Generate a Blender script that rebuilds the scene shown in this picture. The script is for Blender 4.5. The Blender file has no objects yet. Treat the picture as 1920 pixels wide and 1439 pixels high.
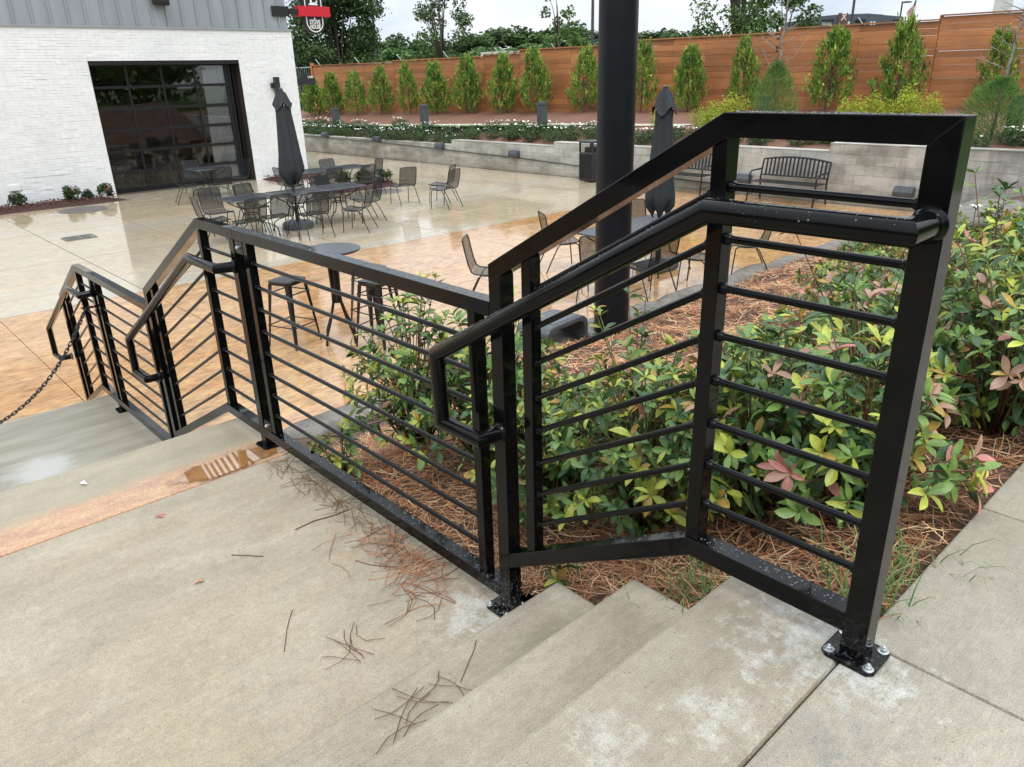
import bpy, bmesh, math, random
import numpy as np
from mathutils import Vector, Matrix
R = math.radians
rng = np.random.default_rng(11)
random.seed(5)
scene = bpy.context.scene
col = scene.collection

# ------------------------------------------------------------------ camera
CAM = Vector((0.4224, -1.3305, 1.1408)); YAW, PITCH, ROLL, FPX = 2.4044, -0.3868, -0.028, 1414.37
fw = Vector((math.cos(PITCH)*math.cos(YAW), math.cos(PITCH)*math.sin(YAW), math.sin(PITCH)))
rt = Vector((math.sin(YAW), -math.cos(YAW), 0)); up = rt.cross(fw)
rt, up = math.cos(ROLL)*rt+math.sin(ROLL)*up, -math.sin(ROLL)*rt+math.cos(ROLL)*up
cd = bpy.data.cameras.new('camera'); cam = bpy.data.objects.new('camera', cd); col.objects.link(cam)
cam.matrix_world = Matrix(((rt.x, up.x, -fw.x, CAM.x), (rt.y, up.y, -fw.y, CAM.y), (rt.z, up.z, -fw.z, CAM.z), (0, 0, 0, 1)))
cd.sensor_width = 36; cd.lens = FPX/1920*36; cd.clip_start = 0.05; cd.clip_end = 2000
scene.camera = cam

# ------------------------------------------------------------------ sky, sun, exposure
SUN_EL, SUN_AZ = 56, -40          # azimuth measured from +x, counter-clockwise
w = bpy.data.worlds.new('World'); scene.world = w; w.use_nodes = True
nt = w.node_tree; nt.nodes.clear()
def N(t, tree=nt, **kw):
    n = tree.nodes.new(t)
    for k, v in kw.items(): setattr(n, k, v)
    return n
out = N('ShaderNodeOutputWorld'); bg = N('ShaderNodeBackground'); sky = N('ShaderNodeTexSky', sky_type='NISHITA')
sky.sun_disc = False; sky.sun_elevation = R(SUN_EL); sky.sun_rotation = R(90-SUN_AZ); sky.air_density = 1.2; sky.dust_density = 2.5
tc = N('ShaderNodeTexCoord'); mp = N('ShaderNodeMapping'); mp.inputs['Scale'].default_value = (1.6, 1.6, 4.2)
nz = N('ShaderNodeTexNoise'); nz.inputs['Scale'].default_value = 3.2; nz.inputs['Detail'].default_value = 7; nz.inputs['Roughness'].default_value = .55
cr = N('ShaderNodeValToRGB'); cr.color_ramp.elements[0].position = .30; cr.color_ramp.elements[0].color = (12.5, 14.6, 17.2, 1)
cr.color_ramp.elements[1].position = .60; cr.color_ramp.elements[1].color = (20.3, 21.3, 22.0, 1)
e = cr.color_ramp.elements.new(.44); e.color = (15.7, 17.5, 19.4, 1)
mx = N('ShaderNodeMix', data_type='RGBA'); mx.inputs[0].default_value = .93
L = nt.links.new
L(tc.outputs['Generated'], mp.inputs['Vector']); L(mp.outputs[0], nz.inputs['Vector']); L(nz.outputs['Fac'], cr.inputs[0])
sx = N('ShaderNodeSeparateXYZ'); L(tc.outputs['Generated'], sx.inputs[0])      # an overcast sky brightens evenly from horizon to zenith
mr = N('ShaderNodeMapRange'); L(sx.outputs[2], mr.inputs[0]); mr.inputs[1].default_value = 0; mr.inputs[2].default_value = 1; mr.inputs[3].default_value = .41; mr.inputs[4].default_value = 1
ml = N('ShaderNodeMix', data_type='RGBA', blend_type='MULTIPLY'); ml.inputs[0].default_value = 1; L(cr.outputs[0], ml.inputs[6]); L(mr.outputs[0], ml.inputs[7])
L(sky.outputs[0], mx.inputs[6]); L(ml.outputs[2], mx.inputs[7]); L(mx.outputs[2], bg.inputs['Color'])
bg.inputs['Strength'].default_value = .1; L(bg.outputs[0], out.inputs[0])
sd = bpy.data.lights.new('sun', 'SUN'); sd.energy = 1.4; sd.angle = R(22); sd.color = (1, .96, .9)
sun = bpy.data.objects.new('sun', sd); col.objects.link(sun)
sv = Vector((math.cos(R(SUN_EL))*math.cos(R(SUN_AZ)), math.cos(R(SUN_EL))*math.sin(R(SUN_AZ)), math.sin(R(SUN_EL))))
sun.rotation_euler = sv.to_track_quat('Z', 'Y').to_euler(); sun.location = (0, 0, 30)
vs = scene.view_settings; vs.view_transform = 'Standard'; vs.look = 'None'; vs.exposure = .25; vs.gamma = 1; vs.use_curve_mapping = False
cy = scene.cycles; cy.use_denoising = True; cy.max_bounces = 7; cy.diffuse_bounces = 3; cy.glossy_bounces = 4; cy.transmission_bounces = 6; cy.transparent_max_bounces = 12
cy.caustics_reflective = False; cy.caustics_refractive = False; cy.sample_clamp_indirect = 8

# ------------------------------------------------------------------ materials
MAT = {}
class G:
    """small node-graph helper"""
    def __init__(s, name):
        s.m = bpy.data.materials.new(name); s.m.use_nodes = True; s.t = s.m.node_tree; s.b = s.t.nodes['Principled BSDF']; MAT[name] = s.m
        s.pos = s.n('ShaderNodeNewGeometry').outputs['Position']
    def n(s, t, **kw): return N(t, s.t, **kw)
    def l(s, a, b): s.t.links.new(a, b)
    def vec(s, scale=(1, 1, 1), rot=(0, 0, 0), src=None):
        m = s.n('ShaderNodeMapping'); m.inputs['Scale'].default_value = scale; m.inputs['Rotation'].default_value = rot; s.l(src or s.pos, m.inputs[0]); return m.outputs[0]
    def noise(s, scale, detail=4, rough=.55, v=None, dist=0):
        n = s.n('ShaderNodeTexNoise'); n.inputs['Scale'].default_value = scale; n.inputs['Detail'].default_value = detail; n.inputs['Roughness'].default_value = rough
        n.inputs['Distortion'].default_value = dist; s.l(v or s.pos, n.inputs['Vector']); return n.outputs['Fac']
    def ramp(s, f, *stops):
        r = s.n('ShaderNodeValToRGB'); e = r.color_ramp.elements
        for i, (p, c) in enumerate(stops):
            c = (c, c, c) if not hasattr(c, '__len__') else c
            el = e[i] if i < 2 else e.new(p)
            el.position = p; el.color = (*c, 1)
        s.l(f, r.inputs[0]); return r.outputs[0]
    def mix(s, f, a, b, mode='MIX'):
        m = s.n('ShaderNodeMix', data_type='RGBA', blend_type=mode)
        for i, x in ((0, f), (6, a), (7, b)):
            if hasattr(x, 'links'): s.l(x, m.inputs[i])
            else: m.inputs[i].default_value = x if i == 0 else (*x, 1)
        return m.outputs[2]
    def math(s, op, a, b=0, c=None):
        m = s.n('ShaderNodeMath', operation=op)
        for i, x in enumerate((a, b) if c is None else (a, b, c)):
            if hasattr(x, 'links'): s.l(x, m.inputs[i])
            else: m.inputs[i].default_value = x
        return m.outputs[0]
    def near(s, p, r0, r1):
        """1 at point p falling to 0, in world metres"""
        d = s.n('ShaderNodeVectorMath', operation='DISTANCE'); s.l(s.pos, d.inputs[0]); d.inputs[1].default_value = p
        m = s.n('ShaderNodeMapRange'); s.l(d.outputs['Value'], m.inputs[0]); m.inputs[1].default_value = r0; m.inputs[2].default_value = r1; m.inputs[3].default_value = 1; m.inputs[4].default_value = 0
        return m.outputs[0]
    def set(s, **kw):
        for k, v in kw.items():
            i = s.b.inputs[k.replace('_', ' ')]
            if hasattr(v, 'links'): s.l(v, i)
            else: i.default_value = (*v, 1) if hasattr(v, '__len__') else v
        return s
    def bump(s, h, strength=.3, dist=.01):
        b = s.n('ShaderNodeBump'); b.inputs['Strength'].default_value = strength; b.inputs['Distance'].default_value = dist; s.l(h, b.inputs['Height']); s.l(b.outputs[0], s.b.inputs['Normal']); return s

g = G('black_paint'); f = g.noise(60, 3); f2 = g.noise(7, 4)
chalk = g.math('MULTIPLY', g.math('ADD', g.near((-1.12, .01, -.48), .02, .16), g.math('MULTIPLY', g.near((-.03, .02, .02), .01, .10), .45)), g.ramp(g.noise(75, 6, .75), (.52, 0.), (.72, .8)))
scuff = g.ramp(g.noise(1, 5, .7, g.vec((9, 9, 60))), (.70, 0.), (.80, .10))
bc = g.mix(chalk, g.ramp(f2, (.3, (.0022, .0022, .0026)), (.75, (.005, .005, .0055))), (.42, .43, .43)); bc = g.mix(scuff, bc, (.12, .12, .12))
g.set(Base_Color=bc, Roughness=g.ramp(g.math('ADD', f2, g.math('MULTIPLY', chalk, .5)), (.3, .05), (.75, .15)), Specular_IOR_Level=.13, Coat_Weight=.22, Coat_IOR=1.33, Coat_Roughness=.03).bump(f, .03, .002)
g = G('dark_metal'); f = g.noise(12)
g.set(Base_Color=g.ramp(f, (.3, (.018, .019, .021)), (.7, (.03, .031, .034))), Roughness=.38, Specular_IOR_Level=.5)
g = G('column_paint'); f = g.noise(5); g.set(Base_Color=g.ramp(f, (.3, (.005, .006, .009)), (.7, (.009, .010, .014))), Roughness=.34, Specular_IOR_Level=.3)
g = G('galvanized'); f = g.noise(90); g.set(Base_Color=g.ramp(f, (.3, (.42, .45, .46)), (.7, (.62, .65, .66))), Metallic=.8, Roughness=.38)
g = G('water_drop'); g.set(Base_Color=(.9, .93, .95), Roughness=.02, IOR=1.33, Transmission_Weight=.9)
def mesh_mat(name, c, rough=.45):
    g = G(name); f = g.noise(20); g.set(Base_Color=g.ramp(f, (.3, tuple(x*.8 for x in c)), (.7, tuple(x*1.2 for x in c))), Roughness=rough)
mesh_mat('chair_metal', (.009, .0095, .011), .4)
mesh_mat('table_metal', (.055, .060, .068), .25)
mesh_mat('umbrella_cloth', (.026, .031, .036), .85)
mesh_mat('bollard_grey', (.06, .068, .08), .5)
mesh_mat('stool_metal', (.007, .0075, .0085), .32)
mesh_mat('grey_plastic', (.07, .078, .088), .4)
# broomed concrete of the stairs and the walk
def concrete(name, base, dark, stains, brown=.5):
    g = G(name)
    big = g.noise(1.3, 5, .6); mid = g.noise(6, 5, .6, g.vec((1, .45, 1)))
    broom = g.noise(1, 3, .6, g.vec((260, 7, 260))); grit = g.noise(330, 2, .6)
    pit = g.n('ShaderNodeTexVoronoi'); pit.inputs['Scale'].default_value = 46; g.l(g.pos, pit.inputs['Vector'])
    c = g.mix(g.ramp(mid, (.35, 0.), (.68, 1.)), dark, base)
    c = g.mix(g.math('MULTIPLY', g.ramp(g.noise(2.1, 6, .68, g.vec((1, .5, 1))), (.40, 0.), (.72, 1.)), brown), c, (.37, .28, .17))
    patch = g.noise(17, 7, .74)
    for p, r0, r1, t in stains:
        k = g.math('MULTIPLY', g.near(p, r0, r1), 1.0)
        k = g.math('MULTIPLY', g.ramp(g.math('ADD', patch, g.math('MULTIPLY', k, .24)), (.64, 0.), (.80, .8)), g.ramp(k, (0., 0.), (.25, 1.)))
        c = g.mix(k, c, t)
    grain = g.ramp(grit, (.3, .66), (.7, 1.24))
    c = g.mix(1., c, grain, 'MULTIPLY')
    c = g.mix(1., c, g.ramp(broom, (.3, .92), (.7, 1.06)), 'MULTIPLY')
    c = g.mix(1., c, g.ramp(g.noise(48, 5, .7, g.vec((1, .7, 1))), (.3, .86), (.7, 1.10)), 'MULTIPLY')
    c = g.mix(1., c, g.ramp(g.n('ShaderNodeObjectInfo').outputs['Random'], (0., .93), (1., 1.05)), 'MULTIPLY')
    c = g.mix(g.math('MULTIPLY', g.ramp(g.noise(1, 4, .6, g.vec((34, 1.6, 34))), (.55, 0.), (.78, 1.)), .20), c, (.27, .21, .14))
    c = g.mix(g.ramp(pit.outputs['Distance'], (.06, .55), (.15, 0.)), c, (.12, .10, .075))
    rough = g.ramp(big, (.35, .62), (.7, .42))
    g.set(Base_Color=c, Roughness=rough, Specular_IOR_Level=.35)
    h = g.math('ADD', g.math('MULTIPLY', broom, .6), g.math('MULTIPLY', grit, .7))
    g.bump(h, .35, .003)
WH = (.56, .555, .52)
concrete('step_concrete', (.40, .352, .28), (.295, .258, .20),
    [((-.09, 0, 0), .04, .34, WH), ((-.13, -.32, 0), .02, .17, (.50, .48, .42)), ((-.25, -.52, 0), .02, .15, (.47, .45, .39)), ((-1.15, -.06, -.51), .03, .30, WH),
     ], .22)
concrete('landing_concrete', (.425, .368, .285), (.325, .28, .213), [((-1.15, -.08, -.51), .05, .36, WH), ((-1.75, -.2, -.51), .01, .13, (.36, .26, .14)), ((-1.62, -.62, -.51), .05, .6, (.39, .325, .225)), ((-1.30, -.95, -.51), .05, .45, (.385, .315, .215)), ((-1.3, -.3, -.51), .03, .32, (.40, .33, .225))], .5)
concrete('walk_concrete', (.40, .36, .292), (.315, .282, .225), [((-.05, -.03, 0), .05, .3, WH), ((.05, -.25, 0), .03, .25, (.26, .24, .21)), ((.35, -.2, 0), .03, .25, (.27, .25, .22)), ((.12, -.5, 0), .02, .2, (.45, .38, .24))], .16)
# landing edge slab with a strip of rust-brown sediment along its joint
g = G('edge_concrete'); mid = g.noise(6, 5, .6, g.vec((1, .45, 1))); grit = g.noise(330, 2, .6); f = g.noise(16, 6, .7, g.vec((1, .4, 1))); f2 = g.noise(90, 3, .6)
c0 = g.mix(g.ramp(mid, (.35, 0.), (.68, 1.)), (.30, .258, .185), (.385, .335, .24)); c0 = g.mix(1., c0, g.ramp(grit, (.3, .66), (.7, 1.24)), 'MULTIPLY')
sp = g.n('ShaderNodeSeparateXYZ'); g.l(g.pos, sp.inputs[0]); wob = g.math('ADD', sp.outputs[0], g.math('ADD', g.math('MULTIPLY', g.math('SUBTRACT', g.noise(3.2, 3, .5), .5), .22), g.math('MULTIPLY', g.math('SUBTRACT', g.noise(28, 5, .7), .5), .10)))
msk = g.n('ShaderNodeMapRange'); g.l(wob, msk.inputs[0]); msk.inputs[1].default_value = -2.985; msk.inputs[2].default_value = -2.875; msk.inputs[3].default_value = 0; msk.inputs[4].default_value = 1
cs = g.mix(g.ramp(f, (.38, 0.), (.62, 1.)), (.43, .235, .15), (.54, .345, .19)); cs = g.mix(1., cs, g.ramp(f2, (.3, .72), (.7, 1.18)), 'MULTIPLY')
g.set(Base_Color=g.mix(msk.outputs[0], c0, cs), Roughness=g.mix(msk.outputs[0], (.5, .5, .5), g.ramp(f, (.35, .06), (.65, .3)))).bump(g.math('ADD', grit, f2), .25, .003)
# damp lower landing
g = G('damp_concrete'); big = g.noise(1.1, 5, .6); st = g.noise(1, 5, .6, g.vec((7, 1.2, 7))); gr = g.noise(300, 2)
c = g.mix(g.ramp(st, (.35, 0.), (.7, 1.)), (.22, .195, .145), (.33, .30, .24)); c = g.mix(1., c, g.ramp(gr, (.3, .85), (.7, 1.1)), 'MULTIPLY')
pud = g.near((-4.62, -.62, -1.136), .05, .62); pw = g.ramp(g.math('ADD', g.math('MULTIPLY', pud, .55), g.math('MULTIPLY', big, .5)), (.52, 0.), (.58, 1.))
pale_patch = g.near((-4.86, -.66, -1.136), .08, .42); dk = g.ramp(g.math('ADD', g.math('MULTIPLY', pale_patch, .62), g.math('MULTIPLY', g.noise(8, 5, .6, g.vec((1.6, .6, 1))), .5)), (.58, 0.), (.80, .8)); c = g.mix(dk, c, (.43, .42, .385))  # ragged pale patch blended over the landing colour
g.set(Base_Color=c, Roughness=g.mix(g.math('MULTIPLY', pw, 0.), g.ramp(big, (.3, .42), (.7, .26)), (.03, .03, .03))).bump(gr, .08, .002)
# strip of rust-brown sediment with standing water along the landing joint
g = G('stained_strip'); f = g.noise(16, 6, .7, g.vec((1, .4, 1))); f2 = g.noise(90, 3, .6); f3 = g.noise(2.6, 4)
c = g.mix(g.ramp(f, (.38, 0.), (.62, 1.)), (.40, .21, .12), (.50, .30, .16)); c = g.mix(1., c, g.ramp(f2, (.3, .75), (.7, 1.15)), 'MULTIPLY')
g.set(Base_Color=c, Roughness=g.ramp(f, (.35, .18), (.65, .5))).bump(f2, .25, .003)
# wet plaza slabs, tan-grey and orange-stained
def plaza(name, a, b, cc, gloss, mott, fn):
    g = G(name); st = g.noise(1, 6, .62, g.vec((2.2, .28, 1)), .4); st2 = g.noise(1, 5, .6, g.vec((.5, .16, 1))); fine = g.noise(22, 6, .7, g.vec((1, .35, 1))); gr = g.noise(160, 2)
    c = g.mix(g.ramp(st2, (.34, 0.), (.62, 1.)), a, b); c = g.mix(g.math('MULTIPLY', g.ramp(st, (.42, 0.), (.68, 1.)), .75), c, cc)
    c = g.mix(1., c, g.ramp(fine, (.3, fn), (.58, 1.08)), 'MULTIPLY'); c = g.mix(1., c, g.ramp(g.noise(5, 6, .72, g.vec((1, .6, 1))), (.32, mott), (.6, 1.06)), 'MULTIPLY'); c = g.mix(1., c, g.ramp(gr, (.3, .9), (.7, 1.08)), 'MULTIPLY')
    wet = g.ramp(g.math('ADD', g.math('MULTIPLY', st2, .6), g.math('MULTIPLY', st, .4)), (.36, gloss[0]), (.5, gloss[1]), (.64, gloss[2]))
    g.set(Base_Color=c, Roughness=wet, Specular_IOR_Level=.55).bump(fine, .03, .003)
plaza('plaza_grey', (.44, .355, .24), (.46, .42, .345), (.53, .405, .255), (.025, .08, .24), .86, .80)
plaza('plaza_orange', (.50, .245, .085), (.53, .32, .17), (.60, .375, .175), (.025, .09, .28), .68, .55)
g = G('joint_dark'); g.set(Base_Color=(.07, .055, .04), Roughness=.8)
g = G('stone'); f = g.noise(7, 6, .65); f2 = g.noise(60, 3)
g.set(Base_Color=g.mix(1., g.ramp(f, (.3, (.10, .088, .075)), (.7, (.24, .215, .185))), g.ramp(f2, (.3, .8), (.7, 1.15)), 'MULTIPLY'), Roughness=.7).bump(f, .7, .02)
g = G('block_wall'); f = g.noise(1, 6, .65, g.vec((1.1, 1.1, 3.2))); dr = g.noise(1, 5, .65, g.vec((5, 5, .8))); f2 = g.noise(70, 3)
info = g.n('ShaderNodeObjectInfo').outputs['Random']
c = g.mix(g.ramp(f, (.40, 0.), (.66, 1.)), (.47, .46, .42), (.25, .24, .215)); c = g.mix(g.math('MULTIPLY', g.ramp(dr, (.52, 0.), (.75, 1.)), .6), c, (.20, .17, .13))
c = g.mix(1., c, g.ramp(info, (0., .86), (1., 1.12)), 'MULTIPLY'); c = g.mix(1., c, g.ramp(f2, (.3, .9), (.7, 1.1)), 'MULTIPLY')
sep = g.n('ShaderNodeSeparateXYZ'); g.l(g.pos, sep.inputs[0]); damp = g.n('ShaderNodeMapRange'); g.l(sep.outputs[2], damp.inputs[0])
damp.inputs[1].default_value = -1.6; damp.inputs[2].default_value = -1.28; damp.inputs[3].default_value = .6; damp.inputs[4].default_value = 0
c = g.mix(g.math('MULTIPLY', damp.outputs[0], g.ramp(f, (.3, .5), (.6, 1.))), c, (.27, .215, .14))
g.set(Base_Color=c, Roughness=.75).bump(f2, .3, .006)
g = G('white_brick'); f = g.noise(.7, 5, .6); f2 = g.noise(9, 4); info = g.n('ShaderNodeObjectInfo').outputs['Random']
c = g.mix(1., g.ramp(f, (.3, (.77, .78, .78)), (.7, (.86, .865, .86))), g.ramp(f2, (.3, .92), (.7, 1.04)), 'MULTIPLY'); g.set(Base_Color=c, Roughness=.6)
g = G('white_mortar'); g.set(Base_Color=(.79, .80, .80), Roughness=.8)
g = G('seam_metal'); f = g.noise(1, 3, .5, g.vec((1, 3, .4))); g.set(Base_Color=g.ramp(f, (.3, (.29, .315, .345)), (.7, (.36, .385, .415))), Roughness=.42, Metallic=.25)
g = G('door_frame'); g.set(Base_Color=(.008, .008, .009), Roughness=.35)
g = G('jamb_bronze'); f = g.noise(3); g.set(Base_Color=g.ramp(f, (.3, (.035, .026, .02)), (.7, (.06, .045, .035))), Roughness=.4)
g = G('room_dark'); f = g.noise(2); g.set(Base_Color=g.ramp(f, (.3, (.14, .11, .09)), (.7, (.28, .20, .15))), Roughness=.7)
g = G('room_floor'); f = g.noise(3); g.set(Base_Color=g.ramp(f, (.3, (.34, .29, .23)), (.7, (.46, .40, .31))), Roughness=.35)
g = G('curtain'); f = g.noise(4); g.set(Base_Color=g.ramp(f, (.3, (.86, .89, .89)), (.7, (.92, .94, .94))), Roughness=.8)
g = G('glass'); 
tr = g.n('ShaderNodeBsdfTransparent'); tr.inputs[0].default_value = (.95, .96, .96, 1); gl = g.n('ShaderNodeBsdfGlossy'); gl.inputs['Roughness'].default_value = .01
lw = g.n('ShaderNodeFresnel'); lw.inputs['IOR'].default_value = 1.75; ms = g.n('ShaderNodeMixShader'); g.l(lw.outputs[0], ms.inputs[0]); g.l(tr.outputs[0], ms.inputs[1]); g.l(gl.outputs[0], ms.inputs[2])
g.l(ms.outputs[0], g.t.nodes['Material Output'].inputs['Surface'])
g = G('fence_wood'); info = g.n('ShaderNodeObjectInfo').outputs['Random']; f = g.noise(1, 6, .65, g.vec((1.4, 1.4, 26))); f2 = g.noise(1.2, 4)
c = g.mix(g.ramp(f, (.3, 0.), (.7, 1.)), (.34, .125, .042), (.46, .195, .075)); c = g.mix(1., c, g.ramp(info, (0., .72), (1., 1.18)), 'MULTIPLY'); c = g.mix(1., c, g.ramp(f2, (.3, .85), (.7, 1.1)), 'MULTIPLY'); c = g.mix(g.ramp(g.noise(7, 3, .5, g.vec((1, 1, 2))), (.68, 0.), (.76, .6)), c, (.13, .05, .02))
g.set(Base_Color=c, Roughness=.55)
def simple(name, c, rough=.6, var=.2, scale=8, **kw):
    g = G(name); f = g.noise(scale, 5, .6); g.set(Base_Color=g.ramp(f, (.3, tuple(x*(1-var) for x in c)), (.7, tuple(x*(1+var) for x in c))), Roughness=rough, **kw); return g
simple('sign_black', (.012, .012, .013), .4); simple('sign_white', (.85, .85, .85), .5, .02); simple('sign_red', (.55, .012, .03), .35, .08); simple('sign_grey', (.2, .2, .2), .5)
simple('soil', (.10, .055, .035), .9, .45, 14).bump(MAT['soil'].node_tree.nodes.new('ShaderNodeTexNoise').outputs['Fac'], .5, .03)
simple('mulch_bark', (.055, .022, .016), .85, .6, 60)
simple('far_mulch', (.17, .082, .05), .9, .7, 45); simple('grass', (.085, .16, .03), .8, .4, 9); simple('path', (.46, .42, .34), .6, .12, 3); simple('far_ground', (.06, .09, .03), .9, .4, .3)
simple('bark', (.09, .07, .055), .85, .35, 9); simple('pale_bark', (.23, .21, .185), .8, .3, 14); simple('stem_red', (.12, .045, .03), .6, .3, 30); simple('stem_green', (.13, .15, .04), .6, .3, 30)
simple('petal_white', (.80, .80, .76), .6, .05); simple('petal_red', (.55, .06, .07), .6, .2); simple('cone_yellow', (.35, .22, .03), .7, .3)
simple('far_wall', (.065, .075, .095), .6, .1, .2); simple('far_roof', (.13, .15, .17), .6, .1, .2); simple('brown_panel', (.12, .05, .04), .6); simple('roof_shingle', (.10, .095, .09), .8)
simple('far_white', (.62, .60, .57), .7, .1); simple('flag_red', (.36, .03, .04), .7); simple('flag_blue', (.04, .05, .16), .7); simple('pole_grey', (.05, .052, .055), .45); simple('paper', (.85, .85, .84), .7, .02)
simple('iron_cover', (.16, .15, .14), .5, .25, 20); simple('grate_iron', (.10, .10, .105), .45)
def leafmat(name, c, var=.3, gloss=.26, tl=.14):
    g = G(name); info = g.n('ShaderNodeObjectInfo').outputs['Random']; f = g.noise(23, 3)
    uv = g.n('ShaderNodeUVMap'); su = g.n('ShaderNodeSeparateXYZ'); g.l(uv.outputs[0], su.inputs[0]); av = g.math('ABSOLUTE', g.math('SUBTRACT', su.outputs[1], .5))
    rib = g.ramp(av, (.0, 1.), (.055, 0.)); ve = g.math('SINE', g.math('MULTIPLY', g.math('SUBTRACT', su.outputs[0], g.math('MULTIPLY', av, .55)), 62)); edge = g.ramp(av, (.42, 0.), (.5, 1.))
    cc = g.ramp(f, (.3, tuple(x*(1-var) for x in c)), (.7, tuple(x*(1+var) for x in c))); cc = g.mix(1., cc, g.ramp(info, (0., .82), (1., 1.18)), 'MULTIPLY')
    cc = g.mix(g.math('MULTIPLY', rib, .45), cc, tuple(min(.8, x*1.5+.06) for x in c)); cc = g.mix(1., cc, g.ramp(ve, (.0, .93), (1., 1.07)), 'MULTIPLY'); cc = g.mix(g.math('MULTIPLY', edge, .25), cc, tuple(x*1.4+.03 for x in c))
    g.set(Base_Color=cc, Roughness=g.ramp(g.noise(60, 3), (.3, gloss*.6), (.7, gloss*1.3)), Specular_IOR_Level=.5).bump(g.math('ADD', g.math('MULTIPLY', ve, .25), g.math('MULTIPLY', rib, -.8)), .35, .002)
    t = g.n('ShaderNodeBsdfTranslucent'); g.l(cc, t.inputs[0]); ms = g.n('ShaderNodeMixShader'); ms.inputs[0].default_value = tl
    g.l(g.b.outputs[0], ms.inputs[1]); g.l(t.outputs[0], ms.inputs[2]); g.l(ms.outputs[0], g.t.nodes['Material Output'].inputs['Surface'])
leafmat('leaf_dark', (.055, .125, .040)); leafmat('leaf_mid', (.16, .265, .060)); leafmat('leaf_lime', (.40, .44, .065)); leafmat('leaf_bronze', (.40, .235, .16), .25, .35); leafmat('leaf_pink', (.50, .20, .17), .2, .35); leafmat('leaf_amber', (.40, .26, .05))
LEAFS = ['leaf_dark', 'leaf_mid', 'leaf_lime', 'leaf_bronze', 'leaf_pink', 'leaf_amber']
def vcol(name, rough=.7, tl=.2, gloss=.3):
    g = G(name); a = g.n('ShaderNodeVertexColor'); a.layer_name = 'Col'; g.set(Base_Color=a.outputs[0], Roughness=rough, Specular_IOR_Level=gloss)
    t = g.n('ShaderNodeBsdfTranslucent'); g.l(a.outputs[0], t.inputs[0]); ms = g.n('ShaderNodeMixShader'); ms.inputs[0].default_value = tl
    g.l(g.b.outputs[0], ms.inputs[1]); g.l(t.outputs[0], ms.inputs[2]); g.l(ms.outputs[0], g.t.nodes['Material Output'].inputs['Surface'])
vcol('foliage'); vcol('straw', .75, 0, .25)
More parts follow.
